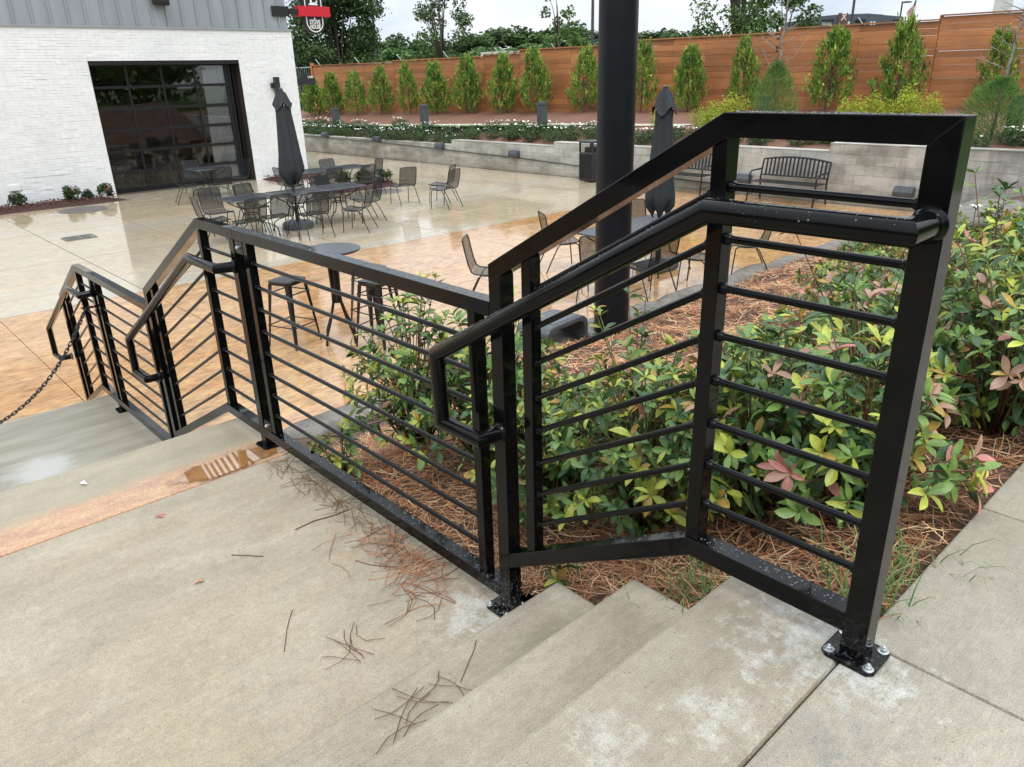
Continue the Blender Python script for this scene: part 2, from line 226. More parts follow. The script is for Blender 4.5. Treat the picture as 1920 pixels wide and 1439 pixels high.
# ------------------------------------------------------------------ mesh helpers
class MB:
    def __init__(s): s.v = []; s.f = []; s.mi = []
    def add(s, vs, fs, mi=0):
        o = len(s.v); s.v += [tuple(x) for x in vs]; s.f += [tuple(i+o for i in q) for q in fs]; s.mi += [mi]*len(fs); return s
    def box(s, a, b, mi=0):
        (x0, y0, z0), (x1, y1, z1) = a, b
        return s.add([(x0, y0, z0), (x1, y0, z0), (x1, y1, z0), (x0, y1, z0), (x0, y0, z1), (x1, y0, z1), (x1, y1, z1), (x0, y1, z1)],
                     [(0, 3, 2, 1), (4, 5, 6, 7), (0, 1, 5, 4), (1, 2, 6, 5), (2, 3, 7, 6), (3, 0, 4, 7)], mi)
    def prism(s, poly, y0, y1, ax='y', mi=0):
        """polygon in the plane across ax, extruded along ax"""
        n = len(poly)
        def P(a, b, t): return {'y': (a, t, b), 'x': (t, a, b), 'z': (a, b, t)}[ax]
        area = sum(poly[i][0]*poly[(i+1) % n][1]-poly[(i+1) % n][0]*poly[i][1] for i in range(n))
        if (area > 0) == (ax == 'y'): poly = poly[::-1]
        vs = [P(a, b, y0) for a, b in poly]+[P(a, b, y1) for a, b in poly]
        return s.add(vs, [tuple(range(n))[::-1], tuple(range(n, 2*n))]+[(i, (i+1) % n, n+(i+1) % n, n+i) for i in range(n)], mi)
    def tube(s, pts, r, n=8, closed=False, cap=True, mi=0):
        P = [Vector(p) for p in pts]; m = len(P); rr = list(r) if hasattr(r, '__len__') else [r]*m
        segs = [(P[(i+1) % m]-P[i]).normalized() for i in range(m if closed else m-1)]
        d0 = segs[0]; a = Vector((0, 0, 1)) if abs(d0.z) < .9 else Vector((1, 0, 0)); u = d0.cross(a).normalized(); v = d0.cross(u)
        offs = [u*math.cos(2*math.pi*k/n)+v*math.sin(2*math.pi*k/n) for k in range(n)]
        rings = []
        for i in range(m):
            d1 = segs[i-1] if (i > 0 or closed) else segs[0]; d2 = segs[i] if i < len(segs) else segs[-1]
            nn = d1+d2; nn = nn.normalized() if nn.length > 1e-6 else d1; new = []
            ring = []
            for o in offs:
                dn = d1.dot(nn); o2 = o-d1*o.dot(d1); q = o2+d1*(-(o2.dot(nn))/dn if abs(dn) > .2 else 0)
                ring.append(P[i]+q*rr[i]); o3 = q-d2*q.dot(d2); new.append(o3.normalized() if o3.length > 1e-9 else o)
            offs = new; rings.append(ring)
        vs = [p for rg in rings for p in rg]; fs = []
        for i in range(m if closed else m-1):
            j = (i+1) % m
            for k in range(n): fs.append((i*n+k, j*n+k, j*n+(k+1) % n, i*n+(k+1) % n))
        if cap and not closed: fs += [tuple(range(n))[::-1][::-1], tuple((m-1)*n+k for k in range(n))[::-1]]
        return s.add(vs, [q[::-1] for q in fs], mi)
    def lathe(s, prof, n=20, c=(0, 0, 0), mi=0):
        vs = []; m = len(prof)
        for r, z in prof:
            for k in range(n): vs.append((c[0]+r*math.cos(2*math.pi*k/n), c[1]+r*math.sin(2*math.pi*k/n), c[2]+z))
        fs = [(i*n+k, i*n+(k+1) % n, (i+1)*n+(k+1) % n, (i+1)*n+k) for i in range(m-1) for k in range(n)]
        fs += [tuple(range(n))[::-1], tuple((m-1)*n+k for k in range(n))]
        return s.add(vs, fs, mi)
    def mesh(s, name, mats):
        me = bpy.data.meshes.new(name); me.from_pydata(s.v, [], s.f)
        for m in (mats if isinstance(mats, (list, tuple)) else [mats]): me.materials.append(MAT[m])
        if any(s.mi): me.polygons.foreach_set('material_index', s.mi)
        me.update(); return me
    def build(s, name, mats, parent=None, smooth=False, bevel=0):
        return obj(name, s.mesh(name, mats), parent, smooth, bevel)
def obj(name, me, parent=None, smooth=False, bevel=0, loc=None, rotz=0):
    o = bpy.data.objects.new(name, me); col.objects.link(o); o.parent = parent
    if smooth:
        me.polygons.foreach_set('use_smooth', [True]*len(me.polygons))
        if smooth != 2: me.set_sharp_from_angle(angle=R(38))
    if bevel:
        b = o.modifiers.new('bevel', 'BEVEL'); b.width = bevel; b.segments = 2; b.limit_method = 'ANGLE'; b.angle_limit = R(35)
    if loc: o.location = loc
    if rotz: o.rotation_euler = (0, 0, rotz)
    return o
def tag(o, label, cat, group=None):
    o['label'] = label; o['category'] = cat
    if group: o['group'] = group
    return o
def thing(name, label, cat, loc=(0, 0, 0), rotz=0, group=None):
    o = bpy.data.objects.new(name, None); col.objects.link(o); o.empty_display_size = .1; o.location = loc; o.rotation_euler = (0, 0, rotz); return tag(o, label, cat, group)
def struct(name, me_or_none, parent=None, kind='structure'):
    o = bpy.data.objects.new(name, me_or_none); col.objects.link(o); o.parent = parent
    if kind: o['kind'] = kind
    return o
def dup(root, loc, rotz, label, group=None, scale=None):
    def cp(o, par):
        c = o.copy(); col.objects.link(c); c.parent = par
        for ch in o.children: cp(ch, c)
        return c
    r = cp(root, None); r.location = loc; r.rotation_euler = (0, 0, rotz); r['label'] = label
    if scale: r.scale = (scale,)*3 if not hasattr(scale, '__len__') else scale
    if group: r['group'] = group
    return r
def npmesh(name, V, F, mats, cols=None, mi=None, uv=None):
    me = bpy.data.meshes.new(name); me.from_pydata(V.tolist(), [], F.tolist())
    for m in (mats if isinstance(mats, (list, tuple)) else [mats]): me.materials.append(MAT[m])
    if cols is not None:
        a = me.color_attributes.new('Col', 'FLOAT_COLOR', 'POINT'); a.data.foreach_set('color', np.c_[cols, np.ones(len(cols))].astype(np.float32).ravel())
    if uv is not None:
        ul = me.uv_layers.new(name='UVMap'); ul.data.foreach_set('uv', uv[np.asarray(F).ravel()].astype(np.float32).ravel())
    if mi is not None: me.polygons.foreach_set('material_index', np.asarray(mi, dtype=np.int32))
    me.update(); return me
def unit(a): return a/np.maximum(np.linalg.norm(a, axis=-1, keepdims=True), 1e-9)
def leaf_cards(C, out, size, rs, flat=.5, aspect=.5, upb=.4):
    """rhombic leaves at points C facing roughly 'out'; returns verts, faces"""
    n = len(C); nrm = unit(out*(1-flat)+rs.normal(size=(n, 3))*flat+np.array([0, 0, upb])); t = unit(np.cross(nrm, rs.normal(size=(n, 3)))); b = np.cross(nrm, t)
    sz = (size*(.6+.8*rs.random(n)))[:, None]
    V = np.stack([C-t*sz*.5, C+b*sz*.5*aspect+nrm*sz*.06, C+t*sz*.5, C-b*sz*.5*aspect+nrm*sz*.06], 1).reshape(-1, 3)
    return V, np.arange(4*n).reshape(n, 4)

# ------------------------------------------------------------------ levels
H, ZB, HR, T = 1.067, .1062, .0454, .0501
Z1, Z2, ZP = -.51, -1.136, -1.60
EDGE = .09
YL = -7.0
S2 = .5097

# ground far around, reaching the horizon
m = MB(); m.add([(-900, -900, -2.3), (900, -900, -2.3), (900, 900, -2.3), (-900, 900, -2.3)], [(0, 1, 2, 3)])
struct('far_ground', m.mesh('far_ground', 'far_ground'))

# stairs and landings: every step its own block
stairs = struct('stairs', None)
def block(name, x0, x1, y0, y1, z, h, mat, parent, bevel=.011):
    o = MB().box((x0, y0, z-h), (x1, y1, z)).build(name, mat, parent, False, bevel); return o
g_ = .0035
block('step', -.357, -.040-g_, YL, EDGE, 0, .6, 'step_concrete', stairs)
block('step', -.656, -.359, YL, EDGE, -.17, .5, 'step_concrete', stairs)
block('step', -.955, -.658, YL, EDGE, -.34, .5, 'step_concrete', stairs)
block('landing', -2.715, -.957, YL, EDGE, Z1, .6, 'landing_concrete', stairs)
block('landing', -3.30, -2.719, YL, EDGE, Z1, .6, 'edge_concrete', stairs)
for i in range(3): block('step', -3.30-.3*(i+1), -3.302-.3*i, YL, EDGE, Z1-.1565*(i+1), .5, 'landing_concrete', stairs)
block('landing', -5.90, -4.202, YL, EDGE, Z2, .5, 'damp_concrete', stairs)
for i in range(2): block('step', -5.9-.3*(i+1), -5.902-.3*i, YL, EDGE, Z2-.155*(i+1), .3, 'damp_concrete', stairs)
# the sediment strip and its puddle on the landing
rs = np.random.default_rng(3)
g = G('puddle_film'); f = g.noise(9, 5, .6); ed = g.noise(14, 6, .7); fl = g.n('ShaderNodeVectorMath', operation='MULTIPLY'); g.l(g.pos, fl.inputs[0]); fl.inputs[1].default_value = (2.9, 1, 1)
d = g.n('ShaderNodeVectorMath', operation='DISTANCE'); g.l(fl.outputs[0], d.inputs[0]); d.inputs[1].default_value = (-2.805*2.9, -.20, Z1+.0045)
mk = g.ramp(g.math('ADD', d.outputs['Value'], g.math('MULTIPLY', g.math('SUBTRACT', ed, .5), .34)), (.215, 1.), (.285, 0.))
g.set(Base_Color=g.ramp(f, (.35, (.27, .12, .035)), (.7, (.38, .20, .085))), Roughness=.015, Specular_IOR_Level=.8, Coat_Weight=1., Coat_Roughness=.01, Alpha=mk)
pp = [(-2.721, .07, Z1+.0045), (-2.721, -.62, Z1+.0045), (-2.96, -.62, Z1+.0045), (-2.96, .07, Z1+.0045)][::-1]
m = MB(); m.add(pp, [(0, 1, 2, 3)]); tag(m.build('puddle', 'puddle_film'), 'shallow brown puddle mirroring the sky at the foot of the landing post', 'puddle')
# upper walk slabs
walk = struct('walk', None)
for x0, x1, y0, y1 in [(-.038, 2.4, -1.6, .078), (-.038, 2.4, .083, .832), (-.038, 2.4, .837, 2.3), (-.038, 2.4, 2.305, 3.8), (-.038, 2.4, 3.805, 5.3), (-.038, 2.4, 5.305, 6.8), (-.038, 2.4, -3.1, -1.605), (-.038, 2.4, -4.6, -3.105)]:
    block('slab', x0, x1, y0, y1, 0, .25, 'walk_concrete', walk, .006)
# plaza: slabs on a dark bed
m = MB(); m.box((-60, -40, ZP-.5), (-4.2, 15.2, ZP-.03)); plz = struct('plaza', m.mesh('plaza_bed', 'joint_dark'))
yj = [.1+1.85*k for k in range(-8, 9)]; yj[-1] = 15.0; xj_ = [-36, -32.2, -28.4, -24.6, -20.8, -17.5, -14.25, -11.0, -7.9, -4.6]
for i in range(len(yj)-1):
    for k in range(len(xj_)-1):
        o_ = xj_[k+1] > -10.9
        gp = .008 if not o_ else .004
        x0, x1, y0, y1 = xj_[k]+gp, xj_[k+1]-gp, yj[i]+gp, yj[i+1]-gp
        dz = rs.normal()*.0012
        me = MB(); me.add([(x0, y0, ZP+dz), (x1, y0, ZP+dz), (x1, y1, ZP+dz), (x0, y1, ZP+dz), (x0, y0, ZP-.03), (x1, y0, ZP-.03), (x1, y1, ZP-.03), (x0, y1, ZP-.03)],
            [(0, 1, 2, 3), (4, 5, 1, 0), (5, 6, 2, 1), (6, 7, 3, 2), (7, 4, 0, 3)])
        obj('slab', me.mesh('slab', 'plaza_orange' if o_ else 'plaza_grey'), plz)
# manhole, drain grates, tree-circle cover, all flush with the slabs
def cover(x, y, r, label, grp=None):
    t = thing('manhole_cover', label, 'cover', (x, y, ZP+.004))
    MB().lathe([(r, 0), (r, .006), (r-.02, .008)], 32).build('rim', 'iron_cover', t)
    m = MB()
    for a in range(-5, 6):
        h = math.sqrt(max(.01, (r-.05)**2-(a*r/6)**2)); m.box((a*r/6-.012, -h, .008), (a*r/6+.012, h, .013))
    m.build('tread', 'iron_cover', t)
cover(-20.34, 3.61, .55, 'round iron manhole cover in front of the white brick wall')
cover(-16.9, 10.1, .42, 'round dark cover in the wet slabs beyond the empty chairs')
def grate(x, y, a, b, label):
    t = thing('drain_grate', label, 'grate', (x, y, ZP+.004))
    m = MB(); m.box((-a, -b, 0), (a, -b+.03, .01)); m.box((-a, b-.03, 0), (a, b, .01)); m.box((-a, -b+.03, 0), (-a+.03, b-.03, .01)); m.box((a-.03, -b+.03, 0), (a, b-.03, .01)); m.box((-a+.03, -.02, 0), (a-.03, .02, .01)); m.build('frame', 'iron_cover', t)
    for k in range(9):
        y0 = -b+.06+k*(2*b-.12)/9
        MB().box((-a+.03, y0, -.001), (a-.03, y0+.03, .007)).build('bar', 'grate_iron', t)
grate(-16.4, 2.48, .22, .28, 'small two-panel drain grate in the tan slabs near the manhole')
grate(-16.6, 8.95, .2, .24, 'small drain grate behind the lone empty chair')

# ------------------------------------------------------------------ planting bed beside the stairs
def interp(x, xs, zs): return np.interp(-x, xs, zs)
P0 = ([0, .04, .37, .66, .96, 1.2, 2.3, 3.0, 4.0, 4.9, 5.2], [-.03, -.03, -.13, -.27, -.43, -.50, -.545, -.78, -1.2, -1.5, -1.53])
P1 = ([0, .04, 1, 2, 3, 4, 4.7, 5.2], [-.03, -.04, -.33, -.66, -1.0, -1.30, -1.5, -1.53])
def bump2(x, y): return .03*np.sin(x*2.1+y*1.3)+.025*np.sin(x*4.7-y*2.9+1)+.02*np.sin(y*6.1+x*3.3)
def zbed(x, y):
    x = np.asarray(x, float); y = np.asarray(y, float)
    t = np.clip((y-.1)/1.9, 0, 1); t = t*t*(3-2*t)
    far = np.clip((y-7)/7, 0, 1); z = interp(x, *P0)*(1-t)+interp(x, *P1)*t
    z = z+far*.35*np.clip(1+x/4.9, 0, 1)
    return z+bump2(x, y)*np.clip((y-.12)/.6, 0, 1)*np.clip((-x-.05)/.3, 0, 1)*np.clip((5.0+x)/.3, 0, 1)
xs = np.linspace(-.045, -4.95, 70); ys = np.r_[np.linspace(EDGE+.003, 3, 60), np.linspace(3.1, 15.05, 60)]
X, Y = np.meshgrid(xs, ys); V = np.c_[X.ravel(), Y.ravel(), zbed(X, Y).ravel()]; nx = len(xs)
F = np.array([(j*nx+i, j*nx+i+1, (j+1)*nx+i+1, (j+1)*nx+i) for j in range(len(ys)-1) for i in range(nx-1)])[:, ::-1]
bed = struct('planting_bed', npmesh('planting_bed', V, F, 'soil'))
# raised ground beyond the frame, right of the bed, behind the walk
m = MB(); m.box((2.4, -12, -2), (30, 24, -.02)); m.box((-.04, 6.8, -2), (2.4, 15, -.02)); struct('lawn_ground', m.mesh('lawn_ground', 'grass'))
# pine straw: tens of thousands of needles
def straw(name, cx, cy, zf, n, length, width, parent, seed, lift=.03, cols=((.40, .165, .075), (.52, .28, .14), (.27, .11, .06), (.60, .40, .24))):
    rs = np.random.default_rng(seed)
    k = len(cx); x = cx; y = cy
    ang = rs.random(k)*np.pi*2; ln = length*(.5+.7*rs.random(k)); tilt = rs.normal(size=k)*.16; curv = rs.normal(size=k)*.5
    z0 = zf(x, y)+.002+rs.random(k)**2*lift
    P = []
    for s in (-.5, -.17, .17, .5):
        a = ang+curv*s; px = x+np.cos(a)*ln*s; py = y+np.sin(a)*ln*s
        pz = np.maximum(z0+tilt*ln*s-.25*curv**2*ln*s*s*.2, zf(px, py)+.002)
        P.append(np.c_[px, py, pz])
    P = np.stack(P, 1); side = np.c_[-np.sin(ang), np.cos(ang), rs.normal(size=k)*.6]; side = unit(side)*width*(.7+.6*rs.random(k))[:, None]
    V = np.concatenate([P-side[:, None]/2, P+side[:, None]/2], 1)   # k,8,3
    base = np.arange(k)[:, None, None]*8; q = np.array([(0, 1, 5, 4), (1, 2, 6, 5), (2, 3, 7, 6)])[None]
    cc = np.array(cols)[rs.integers(0, len(cols), k)]*(.7+.6*rs.random(k))[:, None]
    me = npmesh(name, V.reshape(-1, 3), (base+q).reshape(-1, 4), 'straw', np.repeat(cc, 8, 0))
    return struct(name, me, parent, 'stuff')
rs = np.random.default_rng(21)
n = 15000; x = -.06-rs.random(n)*3.4; y = .12+rs.random(n)**1.2*2.3
st = straw('pine_straw', x, y, zbed, n, .17, .0026, None, 1); st['label'] = 'reddish brown pine straw covering the planting bed'
n = 17000; x = -.06-rs.random(n)*4.7; y = 1.6+rs.random(n)*9.5
straw('pine_straw', x, y, zbed, n, .22, .006, None, 2, .05)
# needles spilled over the landing below the landing panel and beside the slab
zl = lambda x, y: np.full_like(np.asarray(x, float), Z1+.001)
n = 125; x = -1.35-rs.random(n)*.5+rs.normal(size=n)*.08; y = -.005-np.abs(rs.normal(size=n))*.085
straw('pine_straw', x, y, zl, n, .19, .0026, None, 3, .025, ((.30, .12, .055), (.40, .20, .10), (.20, .085, .045)))
n = 110; x = -1.7-rs.random(n)*1.0; y = .02-np.abs(rs.normal(size=n))*.05
straw('pine_straw', x, y, zl, n, .17, .0022, None, 4, .015, ((.14, .09, .05), (.22, .12, .06)))
# border stones along the plaza side of the bed
bst = None
def stone(x, y, z, sx, sy, sz, seed, label, parent=None):
    rs = np.random.default_rng(seed); bm = bmesh.new(); bmesh.ops.create_icosphere(bm, subdivisions=3, radius=1)
    for v in bm.verts:
        c = v.co; k = max(abs(c.x), abs(c.y), abs(c.z)); c *= (.55/k+.45)
        c += Vector((math.sin(c.y*3+seed), math.sin(c.z*4+seed*2), math.sin(c.x*3+seed*1.7)))*.07+Vector(rs.normal(size=3))*.018
        v.co = (c.x*sx, c.y*sy, c.z*sz)
    me = bpy.data.meshes.new('stone'); bm.to_mesh(me); bm.free(); me.materials.append(MAT['stone'])
    o = obj('border_stone', me, None, 2, 0, (x, y, z)); return tag(o, label, 'stone', 'flat stones edging the planting bed')
ylist = np.arange(.55, 14.2, .86)
ordn = ['nearest', 'second', 'third', 'fourth', 'fifth', 'sixth', 'seventh', 'eighth', 'ninth', 'tenth', 'eleventh', 'twelfth', 'thirteenth', 'fourteenth', 'fifteenth', 'sixteenth', 'seventeenth']
for i, y in enumerate(ylist):
    stone(-4.98+rs.normal()*.05, y, ZP+.03, .13+.05*rs.random(), .50, .10+.04*rs.random(), i+1, f'{ordn[i]} flat grey border stone along the bed edge, counted from the stairs')
tag(stone(-2.45, 9.1, float(zbed(-2.45, 9.1))+.12, .34, .75, .2, 77, ''), 'long flat boulder lying on the pine straw in front of the block wall', 'boulder')
# ------------------------------------------------------------------ railing: five welded panels bolted end to end
BAY = .1035
def zline(top, x, xb, s): return top if -x <= xb else top-(-x-xb)*s
def bars(panel, x0, x1, top, xb=None, s=0, n=8, mats='black_paint', cup=True):
    """round balusters from x0 down to x1 (x decreasing), following the bend"""
    for k in range(n):
        z0 = top-.14-k*BAY; r = .0082
        pts = [(x0, T/2, z0 if xb is None else zline(z0, x0, xb, s)), (x1, T/2, z0 if xb is None else zline(z0, x1, xb, s))]
        o = MB().tube(pts, r, 12).build('baluster', mats, panel, True)
        if cup:
            for p, dx in ((Vector(pts[0]), -1), (Vector(pts[1]), 1)):
                d = (Vector(pts[1])-Vector(pts[0])).normalized()*(1 if dx < 0 else -1)
                MB().tube([p, p+d*.006, p+d*.013], [.0125, .0125, .0085], 10).build('weld', mats, o, True)
def post(panel, x0, x1, zb, poly=None, y0=0, y1=None, mat='black_paint', name='post'):
    y1 = T if y1 is None else y1
    return MB().prism(poly if poly else [(x0, zb[0]), (x1, zb[0]), (x1, zb[2]), (x0, zb[1])], y0, y1).build(name, mat, panel, True, .0018)
def rail(name, panel, top, mat='black_paint', mitre=False):
    """rectangular tube: top edge polyline [(x,z)...] with x decreasing, mitred at bends"""
    low = []
    for i, (x, z) in enumerate(top):
        ds = []
        if i > 0: d = Vector((x-top[i-1][0], z-top[i-1][1])).normalized(); ds.append(d)
        if i < len(top)-1: d = Vector((top[i+1][0]-x, top[i+1][1]-z)).normalized(); ds.append(d)
        if len(ds) == 2:
            nrm = [Vector((d.y, -d.x)) for d in ds]; nrm = [q if q.y < 0 else -q for q in nrm]; bis = (nrm[0]+nrm[1]).normalized(); k = HR/bis.dot(nrm[0]); low.append((x+bis.x*k, z+bis.y*k))
        else: low.append((x, z-HR/abs(ds[0].x)))
    if mitre: low[0] = (top[0][0]-T, low[0][1])
    return MB().prism(list(top)+low[::-1], 0, T).build(name, mat, panel, True, .0018)
def base_plate(panel, x, z, y=T/2, bolts=True):
    a, b = .055, .050
    pl = [(x-a+.012, y-b), (x+a-.012, y-b), (x+a, y-b+.012), (x+a, y+b-.012), (x+a-.012, y+b), (x-a+.012, y+b), (x-a, y+b-.012), (x-a, y-b+.012)]
    o = MB().prism(pl, z+.001, z+.011, 'z').build('base_plate', 'black_paint', panel, True, .002)
    if bolts:
        for sx in (-1, 1):
            for sy in (-1, 1):
                c = (x+sx*.041, y+sy*.036, z+.011)
                MB().lathe([(.0112, 0), (.0112, .002), (.0104, .0025)], 20, c).lathe([(.0072, .0025), (.0072, .008), (.006, .009)], 6, c).lathe([(.004, .009), (.004, .013), (.003, .014)], 10, c).build('bolt', 'galvanized', o, True)
    return o
def handrail(panel, path, r=.0235):
    o = MB().tube(path, r, 22).build('handrail', 'black_paint', panel, True)
    for p, q in ((path[0], path[1]), (path[-1], path[-2])):
        d = (Vector(q)-Vector(p)).normalized(); MB().tube([Vector(p), Vector(p)+d*.004, Vector(p)+d*.011], [r+.008, r+.007, r+.001], 22).build('weld', 'black_paint', o, True)
    return o
YH = -.075
def sl(x, xb, z, s): return z-(-x-xb)*s
# upper flight
S1 = .1700/.2987
p1 = thing('stair_railing', 'tall black steel railing panel nearest, with base plate on the upper slab and pipe handrail', 'railing', group='black steel railing panels')
XB, XD, XB3 = .422, 1.1296, .439
rail('top_rail', p1, [(0, H), (-XB, H), (-XD, sl(-XD, XB, H, S1))], mitre=True)
rail('bottom_rail', p1, [(-T, ZB), (-XB3, ZB), (-XD+T, sl(-XD+T, XB3, ZB, S1))])
post(p1, -T, 0, (.012, H-HR, H))
ho = HR*math.sqrt(1+S1*S1)
post(p1, -XD, -XD+T, (Z1+.012, sl(-XD, XB, H, S1)-ho, sl(-XD+T, XB, H, S1)-ho))
post(p1, -.4455, -.4095, (0, 0, 0), [(-.4455, sl(-.4455, XB3, ZB, S1)+.0005), (-XB3, ZB), (-.4095, ZB), (-.4095, H-HR-.0002), (-.4455, sl(-.4455, XB-.012, H-HR, S1))], .005, .045)
post(p1, -1.003, -.967, (sl(-1.003, XB3, ZB, S1), sl(-1.003, XB, H, S1)-ho, sl(-.967, XB, H, S1)-ho), [(-1.003, sl(-1.003, XB3, ZB, S1)), (-.967, sl(-.967, XB3, ZB, S1)), (-.967, sl(-.967, XB, H, S1)-ho), (-1.003, sl(-1.003, XB, H, S1)-ho)], .006, .044)
bars(p1, -T, -.4095, H); bars(p1, -.4455, -.967, H, XB, S1)
base_plate(p1, -T/2, 0); base_plate(p1, -XD+T/2-.025, Z1)
handrail(p1, [(-.025, 0, .899), (-.027, YH, .897), (-.392, YH, .895), (-1.290, YH, .895-.898*S1), (-1.283, YH, .158), (-1.108, YH, .160), (-1.105, 0, .160)])
# first landing
D1 = .51; H2 = H-D1; ZB2 = ZB-D1; XG = 2.8345
p2 = thing('landing_railing', 'level black railing panel along the first landing with eight thin bars', 'railing', group='black steel railing panels')
MB().box((-XG+.0005, 0, H2-HR), (-XD-.0005, T, H2)).build('top_rail', 'black_paint', p2, True, .0018)
MB().box((-XG+.0005, 0, ZB2-HR), (-XD-.0005, T, ZB2)).build('bottom_rail', 'black_paint', p2, True, .0018)
for x in (-1.239, -2.756): MB().box((x, .006, ZB2), (x+.036, .044, H2-HR)).build('post', 'black_paint', p2, True, .0018)
bars(p2, -1.239, -2.720, H2)
MB().box((-XG+.0008, .004, H2-HR-.062), (-2.756, .046, H2-HR-.0005)).build('bolt_bracket', 'black_paint', p2, True, .002); MB().box((-XG+.0008, .004, ZB2+.0005), (-2.756, .046, ZB2+.05)).build('bolt_bracket', 'black_paint', p2, True, .002)
for z in (H2-HR-.032, ZB2+.025): MB().tube([(-2.796, .004, z), (-2.796, -.004, z), (-2.796, -.009, z)], [.0095, .0095, .005], 14).build('bolt', 'galvanized', p2, True)
# second flight
p3 = thing('stair_railing', 'middle sloping black railing panel with looped handrail above the second flight', 'railing', group='black steel railing panels')
XH, XJ, XH3 = 3.2475, 4.2763, 3.2757; ho2 = HR*math.sqrt(1+S2*S2)
rail('top_rail', p3, [(-XG, H2), (-XH, H2), (-XJ, sl(-XJ, XH, H2, S2))])
rail('bottom_rail', p3, [(-XG-T, ZB2), (-XH3, ZB2), (-XJ+T, sl(-XJ+T, XH3, ZB2, S2))])
MB().box((-XG-T, 0, Z1+.012), (-XG, T, H2-HR)).build('post', 'black_paint', p3, True, .0018)
post(p3, -XJ, -XJ+T, (Z2+.01, sl(-XJ, XH, H2, S2)-ho2, sl(-XJ+T, XH, H2, S2)-ho2))
post(p3, 0, 0, (0, 0, 0), [(-3.262, ZB2), (-3.226, ZB2), (-3.226, H2-HR-.0002), (-3.262, sl(-3.262, XH-.012, H2-HR, S2))], .005, .045)
post(p3, 0, 0, (0, 0, 0), [(-4.155, sl(-4.155, XH3, ZB2, S2)), (-4.119, sl(-4.119, XH3, ZB2, S2)), (-4.119, sl(-4.119, XH, H2, S2)-ho2), (-4.155, sl(-4.155, XH, H2, S2)-ho2)], .006, .044)
bars(p3, -XG-T, -3.226, H2); bars(p3, -3.262, -4.119, H2, XH, S2)
base_plate(p3, -XG-T/2, Z1, bolts=False)
handrail(p3, [(-2.868, 0, .385), (-2.888, YH, .386), (-3.205, YH, .388), (-4.500, YH, .388-1.295*.541), (-4.512, YH, -.537), (-4.315, YH, -.535), (-4.305, 0, -.535)])
# second landing
D2 = .51+.626; H3 = H-D2; ZB3 = ZB-D2; XK = 5.8626; XG2 = 5.45
p4 = thing('landing_railing', 'level black railing panel along the lower wet landing', 'railing', group='black steel railing panels')
MB().box((-XG2+.0005, 0, H3-HR), (-XJ-.0005, T, H3)).build('top_rail', 'black_paint', p4, True, .0018)
MB().box((-XG2+.0005, 0, ZB3-HR), (-XJ-.0005, T, ZB3)).build('bottom_rail', 'black_paint', p4, True, .0018)
for x in (-4.395, -5.405): MB().box((x, .006, ZB3), (x+.036, .044, H3-HR)).build('post', 'black_paint', p4, True, .0018)
bars(p4, -4.395, -5.369, H3)
# third flight
p5 = thing('stair_railing', 'farthest sloping black railing panel where the chain hangs', 'railing', group='black steel railing panels')
XM = 6.5557
rail('top_rail', p5, [(-XG2, H3), (-XK, H3), (-XM, sl(-XM, XK, H3, S2))])
rail('bottom_rail', p5, [(-XG2-T, ZB3), (-XK-.02, ZB3), (-XM+T, sl(-XM+T, XK+.02, ZB3, S2))])
MB().box((-XG2-T, 0, Z2+.012), (-XG2, T, H3-HR)).build('post', 'black_paint', p5, True, .0018)
post(p5, -XM, -XM+T, (ZP+.005, sl(-XM, XK, H3, S2)-ho2, sl(-XM+T, XK, H3, S2)-ho2))
post(p5, 0, 0, (0, 0, 0), [(-5.878, ZB3), (-5.842, ZB3), (-5.842, H3-HR-.0002), (-5.878, sl(-5.878, XK-.012, H3-HR, S2))], .005, .045)
post(p5, 0, 0, (0, 0, 0), [(-6.43, sl(-6.43, XK+.02, ZB3, S2)), (-6.394, sl(-6.394, XK+.02, ZB3, S2)), (-6.394, sl(-6.394, XK, H3, S2)-ho2), (-6.43, sl(-6.43, XK, H3, S2)-ho2)], .006, .044)
bars(p5, -XG2-T, -5.842, H3); bars(p5, -5.878, -6.394, H3, XK, S2)
base_plate(p5, -XG2-T/2, Z2, bolts=False)
handrail(p5, [(-5.475, 0, -.215), (-5.50, YH, -.225), (-5.826, YH, -.227), (-6.88, YH, -.765), (-6.90, YH, -1.015), (-6.70, YH, -1.0), (-6.66, 0, -.99)])
# rain drops standing on the nearest tubes
def drops(panel, spots, seed):
    rs = np.random.default_rng(seed); V = []; F = []; o = 0
    for (p, nrm, r) in spots:
        nrm = Vector(nrm).normalized(); u = nrm.orthogonal().normalized(); v = nrm.cross(u); p = Vector(p)
        for rr, h in ((1, 0), (.8, .38), (.4, .58)):
            for k in range(8): V.append(p+(u*math.cos(k*math.pi/4)+v*math.sin(k*math.pi/4))*r*rr+nrm*r*h)
        V.append(p+nrm*r*.62)
        for a in (0, 8):
            for k in range(8): F.append((o+a+k, o+a+(k+1) % 8, o+a+8+(k+1) % 8, o+a+8+k))
        for k in range(8): F.append((o+16+k, o+16+(k+1) % 8, o+24, o+24))
        o += 25
    me = bpy.data.meshes.new('water_drops'); me.from_pydata(V, [], [f if f[2] != f[3] else f[:3] for f in F]); me.materials.append(MAT['water_drop'])
    b = obj('water_drops', me, panel, 2); b['kind'] = 'stuff'
rs = np.random.default_rng(8); sp = []
for k in range(230): sp.append(((-.002-rs.random()*.42, .003+rs.random()*.044, H), (0, 0, 1), .0008+.0022*rs.random()**2))
for k in range(170):
    a = R(90+rs.normal()*38); x = -.03-rs.random()*.36; sp.append(((x, YH+.0235*math.cos(a), .896+.0235*math.sin(a)), (0, math.cos(a), math.sin(a)), .0007+.0016*rs.random()**2))
